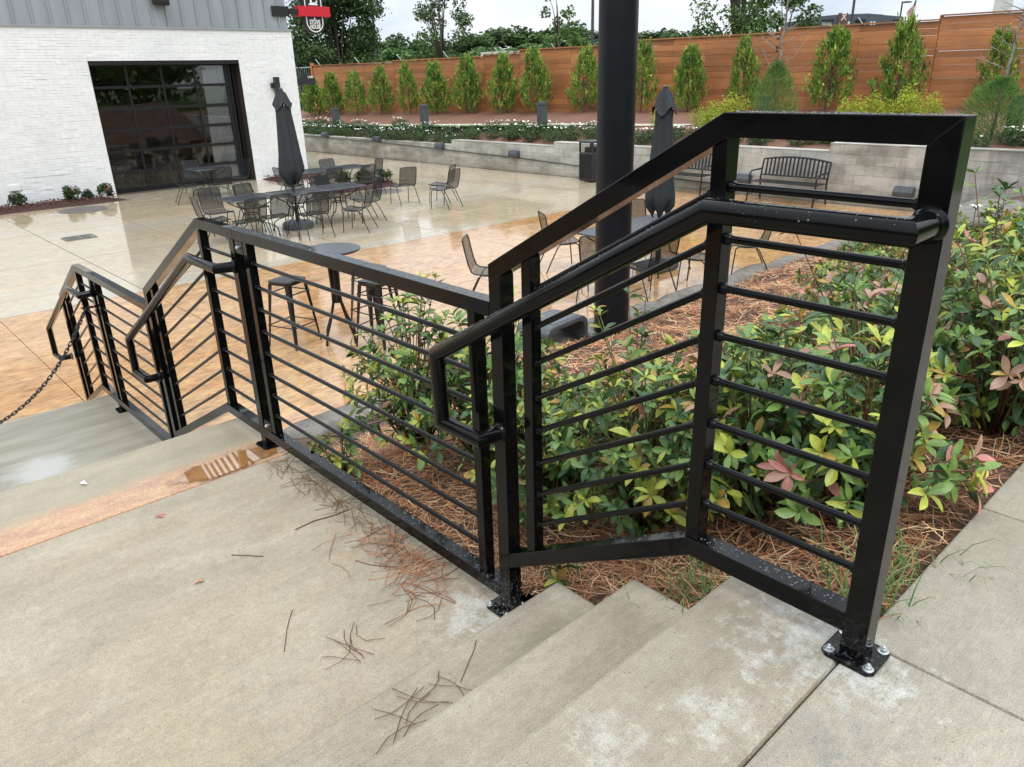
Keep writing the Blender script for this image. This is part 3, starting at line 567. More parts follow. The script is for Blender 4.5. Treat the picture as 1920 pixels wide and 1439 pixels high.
for k in range(180):
    a = R(90+rs.normal()*30); x = -.40-rs.random()*.88; sp.append(((x, YH+.0235*math.cos(a), .895-(-x-.392)*S1+.0235*math.sin(a)/math.cos(math.atan(S1))), (-.4, math.cos(a), math.sin(a)), .0007+.0015*rs.random()**2))
for k in range(120): sp.append(((-.055-rs.random()*.37, .004+rs.random()*.042, ZB), (0, 0, 1), .0008+.0028*rs.random()**2))
drops(p1, sp, 1)
sp = [((-1.13-rs.random()*1.7, .003+rs.random()*.044, H2), (0, 0, 1), .001+.0028*rs.random()**2) for k in range(280)]+[((-1.25-rs.random()*1.45, .003+rs.random()*.044, ZB2), (0, 0, 1), .001+.0032*rs.random()**2) for k in range(240)]
drops(p2, sp, 2)
# chain hanging from the farthest panel towards the other side of the stairs
ch = thing('chain', 'rusty black link chain sagging from the farthest railing panel to the left edge', 'chain', (0, 0, 0))
A = Vector((-5.66, -.03, -.37)); hk = MB().tube([(-5.50, -.005, -.32), (-5.55, -.05, -.325), (-5.6, -.06, -.34), (-5.655, -.035, -.36)], .009, 8).build('hook', 'black_paint', ch, True)
B = Vector((-5.55, -2.2, -.45)); n = 52
lm = MB()
pts = [(.0135*math.cos(t)*(1.0), .0085*math.sin(t), 0) for t in np.linspace(0, 2*math.pi, 14, endpoint=False)]
pts = [((.011 if math.cos(t) >= 0 else -.011)+.0095*math.cos(t), .0095*math.sin(t), 0) for t in np.linspace(0, 2*math.pi, 14, endpoint=False)]
lm.tube(pts, .0036, 6, closed=True); lme = lm.mesh('link', 'chain_metal' if 'chain_metal' in MAT else 'dark_metal')
prev = None; pos = []
for k in range(600):
    t = k/599; q = A.lerp(B, t); q.z -= .68*(1-abs(2*t-1)**2.6); pos.append(q)
acc = 0; last = pos[0]; cnt = 0; pk = 0
for k in range(1, 600):
    acc += (pos[k]-pos[k-1]).length
    if acc >= .0255:
        d = (pos[k]-last).normalized(); mid = (pos[k]+last)/2
        o = obj('link', lme, ch, 2); x = d; z = Vector((0, 0, 1)); y = z.cross(x).normalized(); z = x.cross(y)
        if cnt % 2: y, z = z, -y
        s = 1.05
        o.matrix_local = Matrix(((x.x*s, y.x*s, z.x*s, mid.x), (x.y*s, y.y*s, z.y*s, mid.y), (x.z*s, y.z*s, z.z*s, mid.z), (0, 0, 0, 1)))
        last = pos[k]; acc = 0; cnt += 1
# column
t = thing('steel_column', 'thick dark round steel column rising out of the frame beside the bed', 'column', (-4.62, 4.72, ZP))
MB().lathe([(.185, 0), (.185, 6.6)], 48).build('shaft', 'column_paint', t, True)
MB().lathe([(.27, .0), (.27, .14), (.25, .16), (.187, .16)], 32).build('footing', 'stone', t, True)
# ------------------------------------------------------------------ building (facade plane x = FX, facing +x)
FX, YC, ZT = -22.3, 10.77, 2.56
DY0, DY1, DZ1 = 4.97, 9.0, 1.78
bl = thing('brick_building', 'white painted brick building with grey ribbed metal upper wall and glass garage door', 'building', (0, 0, 0))
m = MB()
m.box((FX-.25, -9, ZP-.2), (FX-.006, DY0-.0, ZT)); m.box((FX-.25, DY0, DZ1), (FX-.006, DY1, ZT)); m.box((FX-.25, DY1, ZP-.2), (FX-.006, YC-.006, ZT)); m.box((FX-14, YC-.25, ZP-.2), (FX-.25, YC-.006, ZT))
wall = m.build('wall', 'white_mortar', bl)
bw, bh, jt = .295, .0675, .0065
bme = {}
def brick_mesh(L_):
    k = round(L_, 3)
    if k not in bme:
        b = MB(); b.add([(0, 0, 0), (0, L_, 0), (0, L_, bh-jt), (0, 0, bh-jt), (-.012, 0, 0), (-.012, L_, 0), (-.012, L_, bh-jt), (-.012, 0, bh-jt)], [(0, 1, 2, 3), (4, 5, 1, 0), (2, 6, 7, 3), (1, 5, 6, 2), (4, 0, 3, 7)])
        bme[k] = b.mesh('brick', 'white_brick')
    return bme[k]
rs = np.random.default_rng(17); rest = MB(); single = []
nrow = int((ZT-ZP)/bh)
for r in range(nrow):
    z = ZP+r*bh+.005; y = -3.0+(bw/2 if r % 2 else 0)
    while y < YC:
        y0, y1 = y, min(y+bw-jt, YC-.004); y += bw
        cuts = [(y0, y1)]
        if z < DZ1-.002 and z+bh > ZP:
            cuts = []
            if y0 < DY0-.006: cuts.append((y0, min(y1, DY0-.006)))
            if y1 > DY1+.006: cuts.append((max(y0, DY1+.006), y1))
        for a, b in cuts:
            if b-a < .02: continue
            dx = rs.normal()*.0022
            if abs((b-a)-(bw-jt)) < 1e-4 and (a > DY1 and z < .9): single.append((FX+dx, a, z))
            else: rest.add([(FX+dx, a, z), (FX+dx, b, z), (FX+dx, b, z+bh-jt), (FX+dx, a, z+bh-jt), (FX-.012, a, z), (FX-.012, b, z), (FX-.012, b, z+bh-jt), (FX-.012, a, z+bh-jt)], [(0, 1, 2, 3), (4, 5, 1, 0), (2, 6, 7, 3), (1, 5, 6, 2), (4, 0, 3, 7)])
bmf = brick_mesh(bw-jt)
for p in single[:290]: obj('brick', bmf, wall, loc=p)
for p in single[290:]:
    x, a, z = p; b = a+bw-jt
    rest.add([(x, a, z), (x, b, z), (x, b, z+bh-jt), (x, a, z+bh-jt), (FX-.012, a, z), (FX-.012, b, z), (FX-.012, b, z+bh-jt), (FX-.012, a, z+bh-jt)], [(0, 1, 2, 3), (4, 5, 1, 0), (2, 6, 7, 3), (1, 5, 6, 2), (4, 0, 3, 7)])
o = obj('brickwork', rest.mesh('brickwork', 'white_brick'), wall); o['kind'] = 'stuff'
# side wall bricks, only the visible corner edge
# metal upper wall with ribs
m = MB(); m.box((FX-.2, -9, ZT+.05), (FX-.02, YC-.09, ZT+3.2)); m.box((FX-12, YC-.3, ZT+.05), (FX-.2, YC-.09, ZT+3.2)); up_ = m.build('metal_cladding', 'seam_metal', bl)
MB().box((FX-.21, -9, ZT), (FX+.035, YC+.03, ZT+.05)).build('drip_edge', 'seam_metal', bl)
rib = MB(); rib.box((0, -.017, 0), (.045, .017, 3.1)); rme = rib.mesh('rib', 'seam_metal')
y = YC-.35; 
while y > -1.0:
    obj('rib', rme, up_, loc=(FX-.02, y, ZT+.052)); y -= .405
# garage door, set back in its opening
gd = thing('garage_door', 'black framed glass garage door with grid of panes in white brick wall', 'door', (0, 0, 0))
XD_ = FX-.32
m = MB(); m.box((FX-.42, DY1-.012, ZP), (FX-.013, DY1+.012, DZ1)); m.build('jamb', 'jamb_bronze', gd)
m = MB(); m.box((FX-.42, DY0-.012, ZP), (FX-.013, DY0+.004, DZ1)); m.build('jamb', 'white_brick', gd)
MB().box((FX-.42, DY0+.004, DZ1-.10), (FX-.02, DY1-.012, DZ1-.002)).build('header', 'door_frame', gd)
MB().box((FX-.45, DY0, ZP-.03), (FX-.01, DY1, ZP+.012)).build('threshold', 'joint_dark', gd)
cols_ = 4; rows_ = 6; ya, yb = DY0+.06, DY1-.30; za, zb_ = ZP+.012, DZ1-.10
ye = [ya+(yb-ya)*k/cols_ for k in range(cols_+1)]; ze = [za+(zb_-za)*k/rows_ for k in range(rows_+1)]
ze[0] = za; 
for k in range(cols_+1):
    wd = .05 if k in (0, cols_) else .028
    for r in range(rows_): MB().box((XD_-.04, ye[k]-wd, ze[r]+.035), (XD_, ye[k]+wd, ze[r+1]-.035)).build('stile', 'door_frame', gd)
for r in range(rows_+1):
    MB().box((XD_-.045, ya-.05, ze[r]-(.035 if r else 0)), (XD_+.004, yb+.05, ze[r]+(.035 if r else .13))).build('rail', 'door_frame', gd)
MB().box((XD_-.05, yb+.052, za), (XD_+.02, yb+.12, zb_)).build('track', 'door_frame', gd); MB().box((XD_-.05, yb+.17, za), (XD_+.02, yb+.285, zb_)).build('track', 'door_frame', gd)
for r in range(rows_):
    for k in range(cols_): MB().box((XD_-.024, ye[k]+.02, ze[r]+.03), (XD_-.018, ye[k+1]-.02, ze[r+1]-.03)).build('pane', 'glass', gd)
# room behind the glass
rm = struct('room', None)
m = MB(); X0, X1 = FX-9, FX-.5
m.add([(X0, 1.5, ZP+.01), (X1, 1.5, ZP+.01), (X1, 10.4, ZP+.01), (X0, 10.4, ZP+.01)], [(0, 1, 2, 3)]); obj('floor', m.mesh('floor', 'room_floor'), rm)
m = MB(); m.box((X0-.2, 1.3, ZP), (X0, 10.4, 2.4)); m.box((X0, 1.3, ZP), (X1, 1.5, 2.4)); m.box((X0, 10.3, ZP), (FX-.25, 10.45, 2.4)); m.box((X0, 1.3, 2.3), (X1, 10.45, 2.45)); m.build('wall', 'room_dark', rm)
m = MB(); n = 120; V = []; 
for i in range(n+1):
    yy = 7.95+.80*i/n; V.append((XD_-.11+.035*math.sin(i*.9)+.015*math.sin(i*.31), yy, ZP+.06))
for i in range(n+1):
    yy = 8.05+.66*i/n; V.append((XD_-.11+.025*math.sin(i*.9+.2), yy, DZ1-.1))
m.add(V, [(i, i+1, n+2+i, n+1+i) for i in range(n)]); tag(m.build('curtain', 'curtain', None, 2), 'pale white curtain hanging inside the glass door at its right', 'curtain')
# fixtures on the facade
t = thing('wall_lamp', 'dark upright box wall lamp on white brick beside the glass door', 'lamp', (FX, 10.0, .78))
MB().box((.09, -.07, 0), (.2, .09, .52)).build('housing', 'dark_metal', t, False, .006); MB().box((.0, -.13, .22), (.088, -.02, .36)).build('bracket', 'dark_metal', t)
t = thing('wall_speaker', 'small black loudspeaker under the top edge on grey metal cladding', 'speaker', (FX+.05, 7.02, 3.1))
MB().prism([(0, .02), (.22, 0), (.26, .05), (.26, .28), (.2, .34), (0, .32)], -.19, .19).build('cabinet', 'sign_black', t, False, .03); MB().box((-.1, -.05, .1), (-.002, .05, .2)).build('bracket', 'dark_metal', t)
tag(MB().box((FX+.004, 2.52, -1.2), (FX+.03, 2.78, -1.06)).build('wall_box', 'white_brick', None, False, .006), 'small white painted outlet box low on the brick wall at left', 'box')
t = thing('steel_awning', 'dark steel awning beam jutting from the corner of the white building', 'awning', (FX-.3, YC, 1.06))
m = MB(); m.box((-2.2, .0, 0), (0, .78, .19)); m.build('beam', 'dark_metal', t); MB().tube([(-.1, .72, .19), (-.1, .0, .72)], .014, 6).build('rod', 'dark_metal', t); MB().box((-.16, .62, .19), (-.04, .74, .25)).build('lug', 'far_white', t)
# blade sign beyond the corner: face towards +x
sg = thing('blade_sign', 'black rounded hanging sign with red crossbar reading STOVE HOUSE at building corner', 'sign', (FX, 11.58, 2.48))
XS = .02
m = MB(); m.box((XS-.02, -1.36, .47), (XS+.03, -.82, .74)); m.box((XS-.05, -.82, .53), (XS+.06, -.56, .68)); m.build('bracket', 'sign_black', sg, False, .006)
def stad(hw, z0, z1, n=14): return [(-hw, z1)]+[(hw*math.cos(a), z0+hw+hw*math.sin(a)) for a in np.linspace(math.pi, 2*math.pi, n)]+[(hw, z1)]
MB().prism(stad(.345, 0, 1.5), XS-.14, XS+.02, 'x').build('panel', 'sign_black', sg)
oo = stad(.285, .055, 1.45); ii = stad(.255, .085, 1.45); n = len(oo)
m = MB(); m.add([(XS+.026, a, b) for a, b in oo]+[(XS+.026, a, b) for a, b in ii], [(i, i+1, n+i+1, n+i) for i in range(n-1)]); m.build('outline', 'sign_white', sg)
MB().box((XS-.20, -.535, .485), (XS+.08, .53, .765)).build('crossbar', 'sign_red', sg, False, .006)
def text(s, y, z, size, name, parent, mat='sign_white', x=XS+.028, sx=1, bold=.0):
    c = bpy.data.curves.new(name, 'FONT'); c.body = s; c.size = size; c.align_x = 'CENTER'; c.extrude = .002; c.offset = bold; c.materials.append(MAT[mat])
    o = bpy.data.objects.new(name, c); col.objects.link(o); o.parent = parent
    me = bpy.data.meshes.new_from_object(o); bpy.data.objects.remove(o); o = obj(name, me, parent); me.materials.clear(); me.materials.append(MAT[mat])
    o.matrix_local = Matrix(((0, 0, 1, x), (sx, 0, 0, y), (0, 1, 0, z), (0, 0, 0, 1))); return o
text('STOVE', 0, .285, .165, 'lettering', sg, sx=.72, bold=.004); text('HOUSE', 0, .155, .165, 'lettering', sg, sx=.68, bold=.004)
m = MB(); m.box((XS+.026, -.15, .80), (XS+.03, .15, .84)); m.box((XS+.026, -.095, .84), (XS+.03, -.035, 1.16)); m.box((XS+.026, -.035, .843), (XS+.03, .12, .875)); m.box((XS+.026, .10, .875), (XS+.03, .15, .93)); m.box((XS+.026, -.035, .985), (XS+.03, .07, 1.015)); m.box((XS+.026, -.15, 1.16), (XS+.03, .14, 1.2)); m.build('lettering', 'sign_white', sg)
MB().prism([(-.035, .415), (.02, .405), (.03, .43), (.0, .475), (-.018, .45)], XS+.026, XS+.03, 'x').build('flame', 'sign_white', sg)

# narrow bark beds at the foot of the facade
def bark_bed(name, y0, y1, seed, tipl=0, tipr=0):
    rs = np.random.default_rng(seed); nx, ny = 9, 60; V = []
    for j in range(ny):
        t = j/(ny-1); y = y0+(y1-y0)*t
        for i in range(nx):
            s = i/(nx-1); x = FX+.01+1.13*s
            yy = y+(tipr*s if t > .9 else 0)*((t-.9)/.1)
            V.append((x, yy, ZP-.01+.11*math.sin(min(1, s*1.6+.1)*math.pi*.5)*(1-s**5)*(min(1, (1-t)*14, t*14+.02))+.02*rs.random()))
    return struct(name, npmesh(name, np.array(V), np.array([(j*nx+i, j*nx+i+1, (j+1)*nx+i+1, (j+1)*nx+i) for j in range(ny-1) for i in range(nx-1)]), 'mulch_bark'))
bark_bed('bark_bed', -4, 4.74, 1, 0, .25); bark_bed('bark_bed', 9.15, 10.7, 2)
b3 = bark_bed('bark_bed', 9.9, 12.0, 3); b3.location = (3.6, -.9, 0)
def chips(cx, cy, z, n, seed):
    rs = np.random.default_rng(seed); C = np.c_[cx+0*rs.random(n), cy, z]
    V, F = leaf_cards(C, np.tile([0, 0, 1.], (n, 1)), .05, rs, .6, .45, .5); c = np.array([(.05, .02, .015), (.09, .035, .022), (.14, .06, .035)])[rs.integers(0, 3, n)]
    struct('bark_chips', npmesh('bark_chips', V, F, 'straw', np.repeat(c, 4, 0)), None, 'stuff')
n = 2600; a = rs.random(n); chips(FX+.1+rs.random(n)*.98, -.5+a*5.2, ZP+.085+rs.random(n)*.035, n, 4)
n = 500; chips(FX+.1+rs.random(n)*.98, 9.2+rs.random(n)*1.45, ZP+.085+rs.random(n)*.035, n, 5)
n = 700; chips(FX+3.7+rs.random(n)*.98, 9.1+rs.random(n)*1.9, ZP+.085+rs.random(n)*.035, n, 6)

# ------------------------------------------------------------------ block retaining wall, stepped, with conduit and lights
YW = 15.1
segs = [(-46, -20.34, -.95, 'lowest stretch of the grey block retaining wall at far left'), (-20.34, -15.57, -.79, 'second stretch of grey retaining wall behind the empty chairs'),
        (-15.57, -10.6, -.67, 'third stretch of grey retaining wall beside the trash can'), (-10.6, -7.33, -.54, 'fourth stretch of grey block wall behind the left bench'), (-7.33, 2.2, -.37, 'tallest pale block wall stretch at right behind the railing')]
bcache = {}
def bmesh_block(L_, h):
    k = (round(L_, 3), round(h, 3))
    if k not in bcache:
        b = MB(); e = .0035
        b.add([(0, 0, 0), (L_, 0, 0), (L_, 0, h), (0, 0, h), (e, -e, e), (L_-e, -e, e), (L_-e, -e, h-e), (e, -e, h-e)], [(4, 5, 6, 7), (0, 1, 5, 4), (1, 2, 6, 5), (2, 3, 7, 6), (3, 0, 4, 7)])
        bcache[k] = b.mesh('block', 'block_wall')
    return bcache[k]
for (xa, xb_, zt, lab) in segs:
    t = thing('retaining_wall', lab, 'wall', group='stretches of the retaining wall')
    MB().box((xa, YW, ZP-.3), (xb_, YW+.30, zt-.001)).build('core', 'block_wall', t)
    MB().box((xa, YW-.012, zt), (xb_, YW+.30, zt+.02)).build('coping', 'block_wall', t)
    nc = round((zt-ZP)/.205); hh = (zt-ZP)/nc; cnt = 0
    for r in range(nc):
        x = max(xa, -34)+(0 if r % 2 else -.2)
        while x < xb_-.02:
            x0, x1 = max(x, xa)+.003, min(x+.4, xb_)-.003; x += .4
            if x1-x0 < .03 or cnt > 295: continue
            if x1 > -3.0: continue
            obj('block', bmesh_block(x1-x0, hh-.005), t, loc=(x0, YW-.002+rs.normal()*.0015, ZP+r*hh+.0025)); cnt += 1
# conduit and light boxes
t = thing('wall_conduit', 'thin grey conduit running along the retaining wall', 'conduit')
cp = [(-30.3, -.98), (-24.7, -1.02), (-20.9, -1.1), (-17.2, -1.18), (-13.5, -1.30), (-10.0, -1.42), (-4.6, -1.42)]
MB().tube([(x, YW-.03, z) for x, z in cp], .014, 6).build('pipe', 'dark_metal', t, True)
hb = None
for i, (x, z) in enumerate([(-28.5, -.97), (-24.7, -1.01), (-20.9, -1.09), (-17.2, -1.17), (-9.3, -1.33), (-5.65, -1.33)]):
    lab = 'grey wedge wall light on the retaining wall, '+['farthest left', 'second from left', 'third from left', 'fourth from left beside the trash can', 'left of the front bench', 'right of the front bench'][i]
    if hb is None:
        hb = thing('wall_light', lab, 'light', (x, YW-.012, z), group='wedge lights on the retaining wall')
        MB().prism([(0, .02), (0, .2), (-.12, .2), (-.17, .1), (-.16, .02)], -.19, .19, 'x').build('housing', 'bollard_grey', hb, False, .008); MB().prism([(-.01, 0), (-.01, .019), (-.15, .019), (-.14, 0)], -.17, .17, 'x').build('lens', 'grey_plastic', hb)
    else: dup(hb, (x, YW-.012, z), 0, lab)

# ------------------------------------------------------------------ raised garden behind the wall, path, board fence
def yf(x): return 19.3+(x+36.2)*.181
def zf_(x): return np.interp(x, [-46, -36, -22, -8, 4], [-.3, -.24, -.2, -.05, 0.])
def ypath(x): return np.interp(x, [-46, -30, -18, -8, 4], [16.4, 16.9, 17.6, 18.4, 19.2])
def zpath(x): return np.interp(x, [-46, -30, -18, -8, 4], [-.78, -.66, -.38, -.24, -.15])
def zwall(x): return np.interp(x, [-46, -20.6, -20.1, -15.8, -15.3, -10.8, -10.4, -7.5, -7.1, 4], [-.99, -.99, -.84, -.84, -.72, -.72, -.60, -.58, -.42, -.42])
def zgar(x, y):
    x = np.asarray(x, float); y = np.asarray(y, float); yp = ypath(x); y_f = yf(x)
    a = np.clip((y-YW-.25)/(yp-.6-YW-.25), 0, 1); b = np.clip((y-yp-.5)/np.maximum(y_f-yp-.5, .1), 0, 1)
    return np.where(y < yp+.5, zwall(x)*(1-a)+zpath(x)*a, zpath(x)*(1-b)+zf_(x)*b)+.02*np.sin(x*3+y*2)*np.where((y > yp-.6) & (y < yp+.6), 0, 1)
xs = np.linspace(-46, 6, 180); V = []; ss = np.linspace(0, 1, 40); V2 = []
for x in xs:
    for s in ss:
        y = YW+.28+s*(yf(x)+.5-YW-.28); V.append((x, y, float(zgar(x, y))-.01))
n = len(ss); struct('garden_ground', npmesh('garden_ground', np.array(V), np.array([(i*n+j, (i+1)*n+j, (i+1)*n+j+1, i*n+j+1) for i in range(len(xs)-1) for j in range(n-1)]), 'far_mulch'))
def strip(name, x0, x1, w0, w1, mat, dz):
    xs = np.linspace(x0, x1, 90); V = [(x, float(ypath(x))+w, float(zpath(x))+dz+(.0 if k == 0 else 0)) for x in xs for k, w in enumerate((w0, w1))]
    return struct(name, npmesh(name, np.array(V), np.array([(2*i, 2*i+2, 2*i+3, 2*i+1) for i in range(len(xs)-1)]), mat))
strip('path', -46, -13, -.45, .5, 'path', .012)
strip('grass_strip', -46, -16.5, -1.15, -.452, 'grass', .02)
fs = thing('board_fence', 'long stepped orange-brown horizontal board fence behind the hedge', 'fence')
ang = math.atan(.181); ca, sa = math.cos(ang), math.sin(ang)
def fpt(x, dn=0): return Vector((x-sa*dn, yf(x)+ca*dn, 0))
# tops of the steps, from the left end to the right
fsteps = [(-36.45, -30.85, 1.89), (-30.85, -25.6, 1.94), (-25.6, -23.75, 2.01), (-23.75, -19.5, 2.12), (-19.5, -13.4, 2.23), (-13.4, -8.85, 2.34), (-8.85, 5, 2.45)]
pitch = .184; bm_cache = {}
for (xa, xb_, zt) in fsteps:
    r = 0
    while True:
        z1 = zt-.04-r*pitch; z0 = z1-pitch+.012
        if z1 < -.35: break
        x = xa-(0 if r % 2 else 1.2)*(1)
        while x < xb_-.02:
            ln = 3.66 if True else 2.4
            x0, x1 = max(x, xa)+.006, min(x+ln*ca, xb_)-.006; x += ln*ca
            if x1-x0 < .1: continue
            k = (round((x1-x0)/ca, 2),)
            if k not in bm_cache: bm_cache[k] = MB().prism([(-.004, 0), (.011, 0), (.011, pitch-.002), (-.004, pitch-.002), (-.011, pitch-.010), (-.011, .008)], 0, k[0]-.004, 'x').mesh('board', 'fence_wood')
            p = fpt(x0, rs.normal()*.003); gap = (rs.random() < .3 and xa > -14 and 3 < r < 11); o = obj('board', bm_cache[k], fs, loc=(p.x, p.y, z0-.012+(.009 if gap else 0))); o.scale = (1, 1, .955 if gap else 1); o.rotation_euler = (0, rs.normal()*.0008, ang)
        r += 1
    p = fpt(xa); q = MB().box((0, -.07, 0), ((xb_-xa)/ca, .05, .035)).build('cap_board', 'fence_wood', fs); q.location = (p.x, p.y, zt-.022); q.rotation_euler = (0, 0, ang)
    x = xa
    while x < xb_:
        p = fpt(x, .07); o = MB().box((-.045, -.05, 0), (.045, .05, zt+1.0)).build('post', 'fence_wood', fs); o.location = (p.x, p.y, -1.0); o.rotation_euler = (0, 0, ang); x += 2.44
p = fpt(-36.45, 0); o = MB().box((-.09, -.09, 0), (.0, .09, 2.9)).build('post', 'fence_wood', fs); o.location = (p.x, p.y, -.9); o.rotation_euler = (0, 0, ang)
# chain-link security fence behind, with angled arms
sf = thing('security_fence', 'chain-link fence with slanted barbed wire arms rising behind the board fence', 'fence')
for k in range(12):
    x = -43+k*2.9; b = fpt(x, 1.2); zt = np.interp(x, [-43, -30, -20, -8], [1.82, 1.88, 2.0, 2.3])
    MB().tube([(b.x, b.y, -2), (b.x, b.y, zt), (b.x-.26, b.y-.16, zt+.36)], .019, 6).build('post', 'galvanized', sf, True)
for dz in (0,):
    pts = []
    for k in range(12):
        x = -43+k*2.9; b = fpt(x, 1.2); pts.append((b.x, b.y, float(np.interp(x, [-43, -30, -20, -8], [1.82, 1.88, 2.0, 2.3]))))
    MB().tube(pts, .022, 6).build('top_rail', 'galvanized', sf)
m = MB()
for k in range(40):
    x = -43+k*.17; b = fpt(x, 1.2); m.box((b.x-.004, b.y-.004, -2), (b.x+.004, b.y+.004, 1.85))
m.build('wire_mesh', 'galvanized', sf)['kind'] = 'stuff'
# bollard lights
bo = None
for i, (px, x, y) in enumerate([(637, -29.6, 16.25), (803, -24.0, 16.75), (1031, -17.9, 16.95), (1374, -11.2, 19.0), (1912, -4.6, 17.4)]):
    lab = 'square dark grey bollard light, '+['farthest left beside the path', 'second from left beside the path', 'third from left, where the path ends', 'half hidden by the feathery tree', 'at the right edge behind a round bush'][i]
    z = float(zgar(x, y))
    if bo is None:
        bo = thing('bollard_light', lab, 'bollard', (x, y, z), 0, 'bollard lights in the garden'); MB().box((-.12, -.12, -.05), (.12, .12, .62)).build('body', 'bollard_grey', bo, False, .006); MB().box((-.1, -.1, .62), (.1, .1, .66)).build('lens', 'grey_plastic', bo); MB().box((-.12, -.12, .66), (.12, .12, .76)).build('cap', 'bollard_grey', bo, False, .006)
    else: dup(bo, (x, y, z), 0, lab)
# ------------------------------------------------------------------ furniture
def make_chair():
    t = thing('mesh_chair', '', 'chair', group='black mesh patio chairs')
    # side profile (y forward): back top -> seat rear -> seat front
    prof = [(-.30, .86), (-.27, .72), (-.235, .56), (-.20, .465), (-.15, .432), (0, .425), (.14, .435), (.215, .45), (.245, .437)]
    hw = .215
    rim = [(-hw, y, z) for y, z in prof]+[(hw, y, z) for y, z in prof[::-1]]
    rim = [(-hw, *prof[k]) for k in range(len(prof))]+[(hw, *prof[k]) for k in range(len(prof)-1, -1, -1)]
    rim[0] = (-hw+.035, -.303, .87); rim[-1] = (hw-.035, -.303, .87); rim.insert(0, (-hw, -.291, .83)); rim.append((hw, -.291, .83))
    rim = rim[1:]+[rim[0]]
    MB().tube([(-hw, -.285, .80), (-hw+.008, -.297, .845), (-hw+.04, -.303, .868), (hw-.04, -.303, .868), (hw-.008, -.297, .845), (hw, -.285, .80)]+[(hw, y, z) for y, z in prof[1:]]+[(-hw, y, z) for y, z in prof[:0:-1]], .0085, 6, closed=True).build('frame', 'chair_metal', t, True)
    def sheet(name, pf):
        m = MB(); P = [Vector((0, y, z)) for y, z in pf]
        d = [0]
        for i in range(1, len(P)): d.append(d[-1]+(P[i]-P[i-1]).length)
        def at(s):
            y = np.interp(s, d, [p.y for p in P]); z = np.interp(s, d, [p.z for p in P]); return float(y), float(z)
        k = int(d[-1]/.0125)
        for i in range(1, k):
            s = d[-1]*i/k; y, z = at(s); y2, z2 = at(s+.0058); m.add([(-hw+.008, y, z), (hw-.008, y, z), (hw-.008, y2, z2), (-hw+.008, y2, z2)], [(0, 1, 2, 3)])
        seg = 7
        for j in range(1, 30):
            x = -hw+2*hw*j/30; vs = []
            for q in range(seg+1):
                y, z = at(d[-1]*q/seg); vs += [(x-.0036, y, z+.0012), (x+.0036, y, z+.0012)]
            m.add(vs, [(2*q, 2*q+1, 2*q+3, 2*q+2) for q in range(seg)])
        m.build(name, 'chair_metal', t)
    sheet('backrest', [(-.301, .865), (-.27, .72), (-.235, .56), (-.20, .465)]); sheet('seat', [(-.20, .465), (-.15, .432), (0, .425), (.14, .435), (.215, .45), (.245, .437)])
    for s in (-1, 1):
        MB().tube([(s*(hw-.01), .06, .415), (s*(hw+.012), .17, .425), (s*(hw+.02), .205, .40), (s*(hw+.022), .225, .2), (s*(hw+.02), .24, .008)], .009, 6).build('leg', 'chair_metal', t, True)
        MB().tube([(s*(hw-.01), .04, .413), (s*(hw+.012), -.07, .42), (s*(hw+.02), -.11, .39), (s*(hw+.03), -.23, .15), (s*(hw+.035), -.295, .008)], .009, 6).build('leg', 'chair_metal', t, True)
    MB().tube([(-hw, .05, .412), (hw, .05, .412)], .008, 6).build('cross_bar', 'chair_metal', t, True)
    return t
chair0 = make_chair(); used = [False]
def chair(x, y, dx, dy, label, z=ZP, grp=None):
    rz = math.atan2(dy, dx)-math.pi/2
    if not used[0]:
        used[0] = True; chair0.location = (x, y, z+.001); chair0.rotation_euler = (0, 0, rz); chair0['label'] = label; return
    c = dup(chair0, (x, y, z+.001), rz, label)
    if grp: c['group'] = grp
def from_back(bx, by, dx, dy, label):
    l = math.hypot(dx, dy); chair(bx+dx/l*.29, by+dy/l*.29, dx, dy, label)
def make_table(w, d):
    t = thing('mesh_table', '', 'table', group='black mesh patio tables'); h = .735
    c = .05; pl = [(-w/2+c, -d/2), (w/2-c, -d/2), (w/2, -d/2+c), (w/2, d/2-c), (w/2-c, d/2), (-w/2+c, d/2), (-w/2, d/2-c), (-w/2, -d/2+c)]
    top = MB().prism(pl, h-.006, h, 'z').build('tabletop', 'table_metal', t)
    MB().tube([(a, b, h-.010) for a, b in pl], .014, 6, closed=True).build('rim', 'table_metal', top, True)
    m = MB(); n = int(w/.022)
    for k in range(1, n): x = -w/2+w*k/n; m.box((x-.0028, -d/2+.03, h+.0002), (x+.0028, d/2-.03, h+.0012))
    m.build('mesh_strips', 'table_metal', top)
    for sx in (-1, 1):
        for sy in (-1, 1):
            ax, ay = w/2-.10, d/2-.10
            P = [(sx*ax, sy*ay, h-.015), (sx*ax*.8, sy*ay*.8, .63), (sx*ax*.35, sy*ay*.35, .53), (sx*.10, sy*.10, .43), (sx*ax*.40, sy*ay*.40, .27), (sx*ax*.85, sy*ay*.85, .20), (sx*ax, sy*ay, .14), (sx*(ax+.015), sy*(ay+.015), .0)]
            lg = MB().tube(P, .011, 6).build('leg', 'chair_metal', t, True); MB().lathe([(.02, 0), (.02, .012), (.011, .02)], 8, (sx*(ax+.015), sy*(ay+.015), .001)).build('foot', 'chair_metal', lg)
    MB().tube([(.14*math.cos(a), .14*math.sin(a), .43) for a in np.linspace(0, 2*math.pi, 12, endpoint=False)], .009, 6, closed=True).build('ring', 'chair_metal', t, True)
    return t
tb0 = make_table(.78, .94); tused = [False]
def table(x, y, label, rz=0, z=ZP):
    if not tused[0]: tused[0] = True; tb0.location = (x, y, z+.001); tb0.rotation_euler = (0, 0, rz); tb0['label'] = label
    else: dup(tb0, (x, y, z+.001), rz, label)
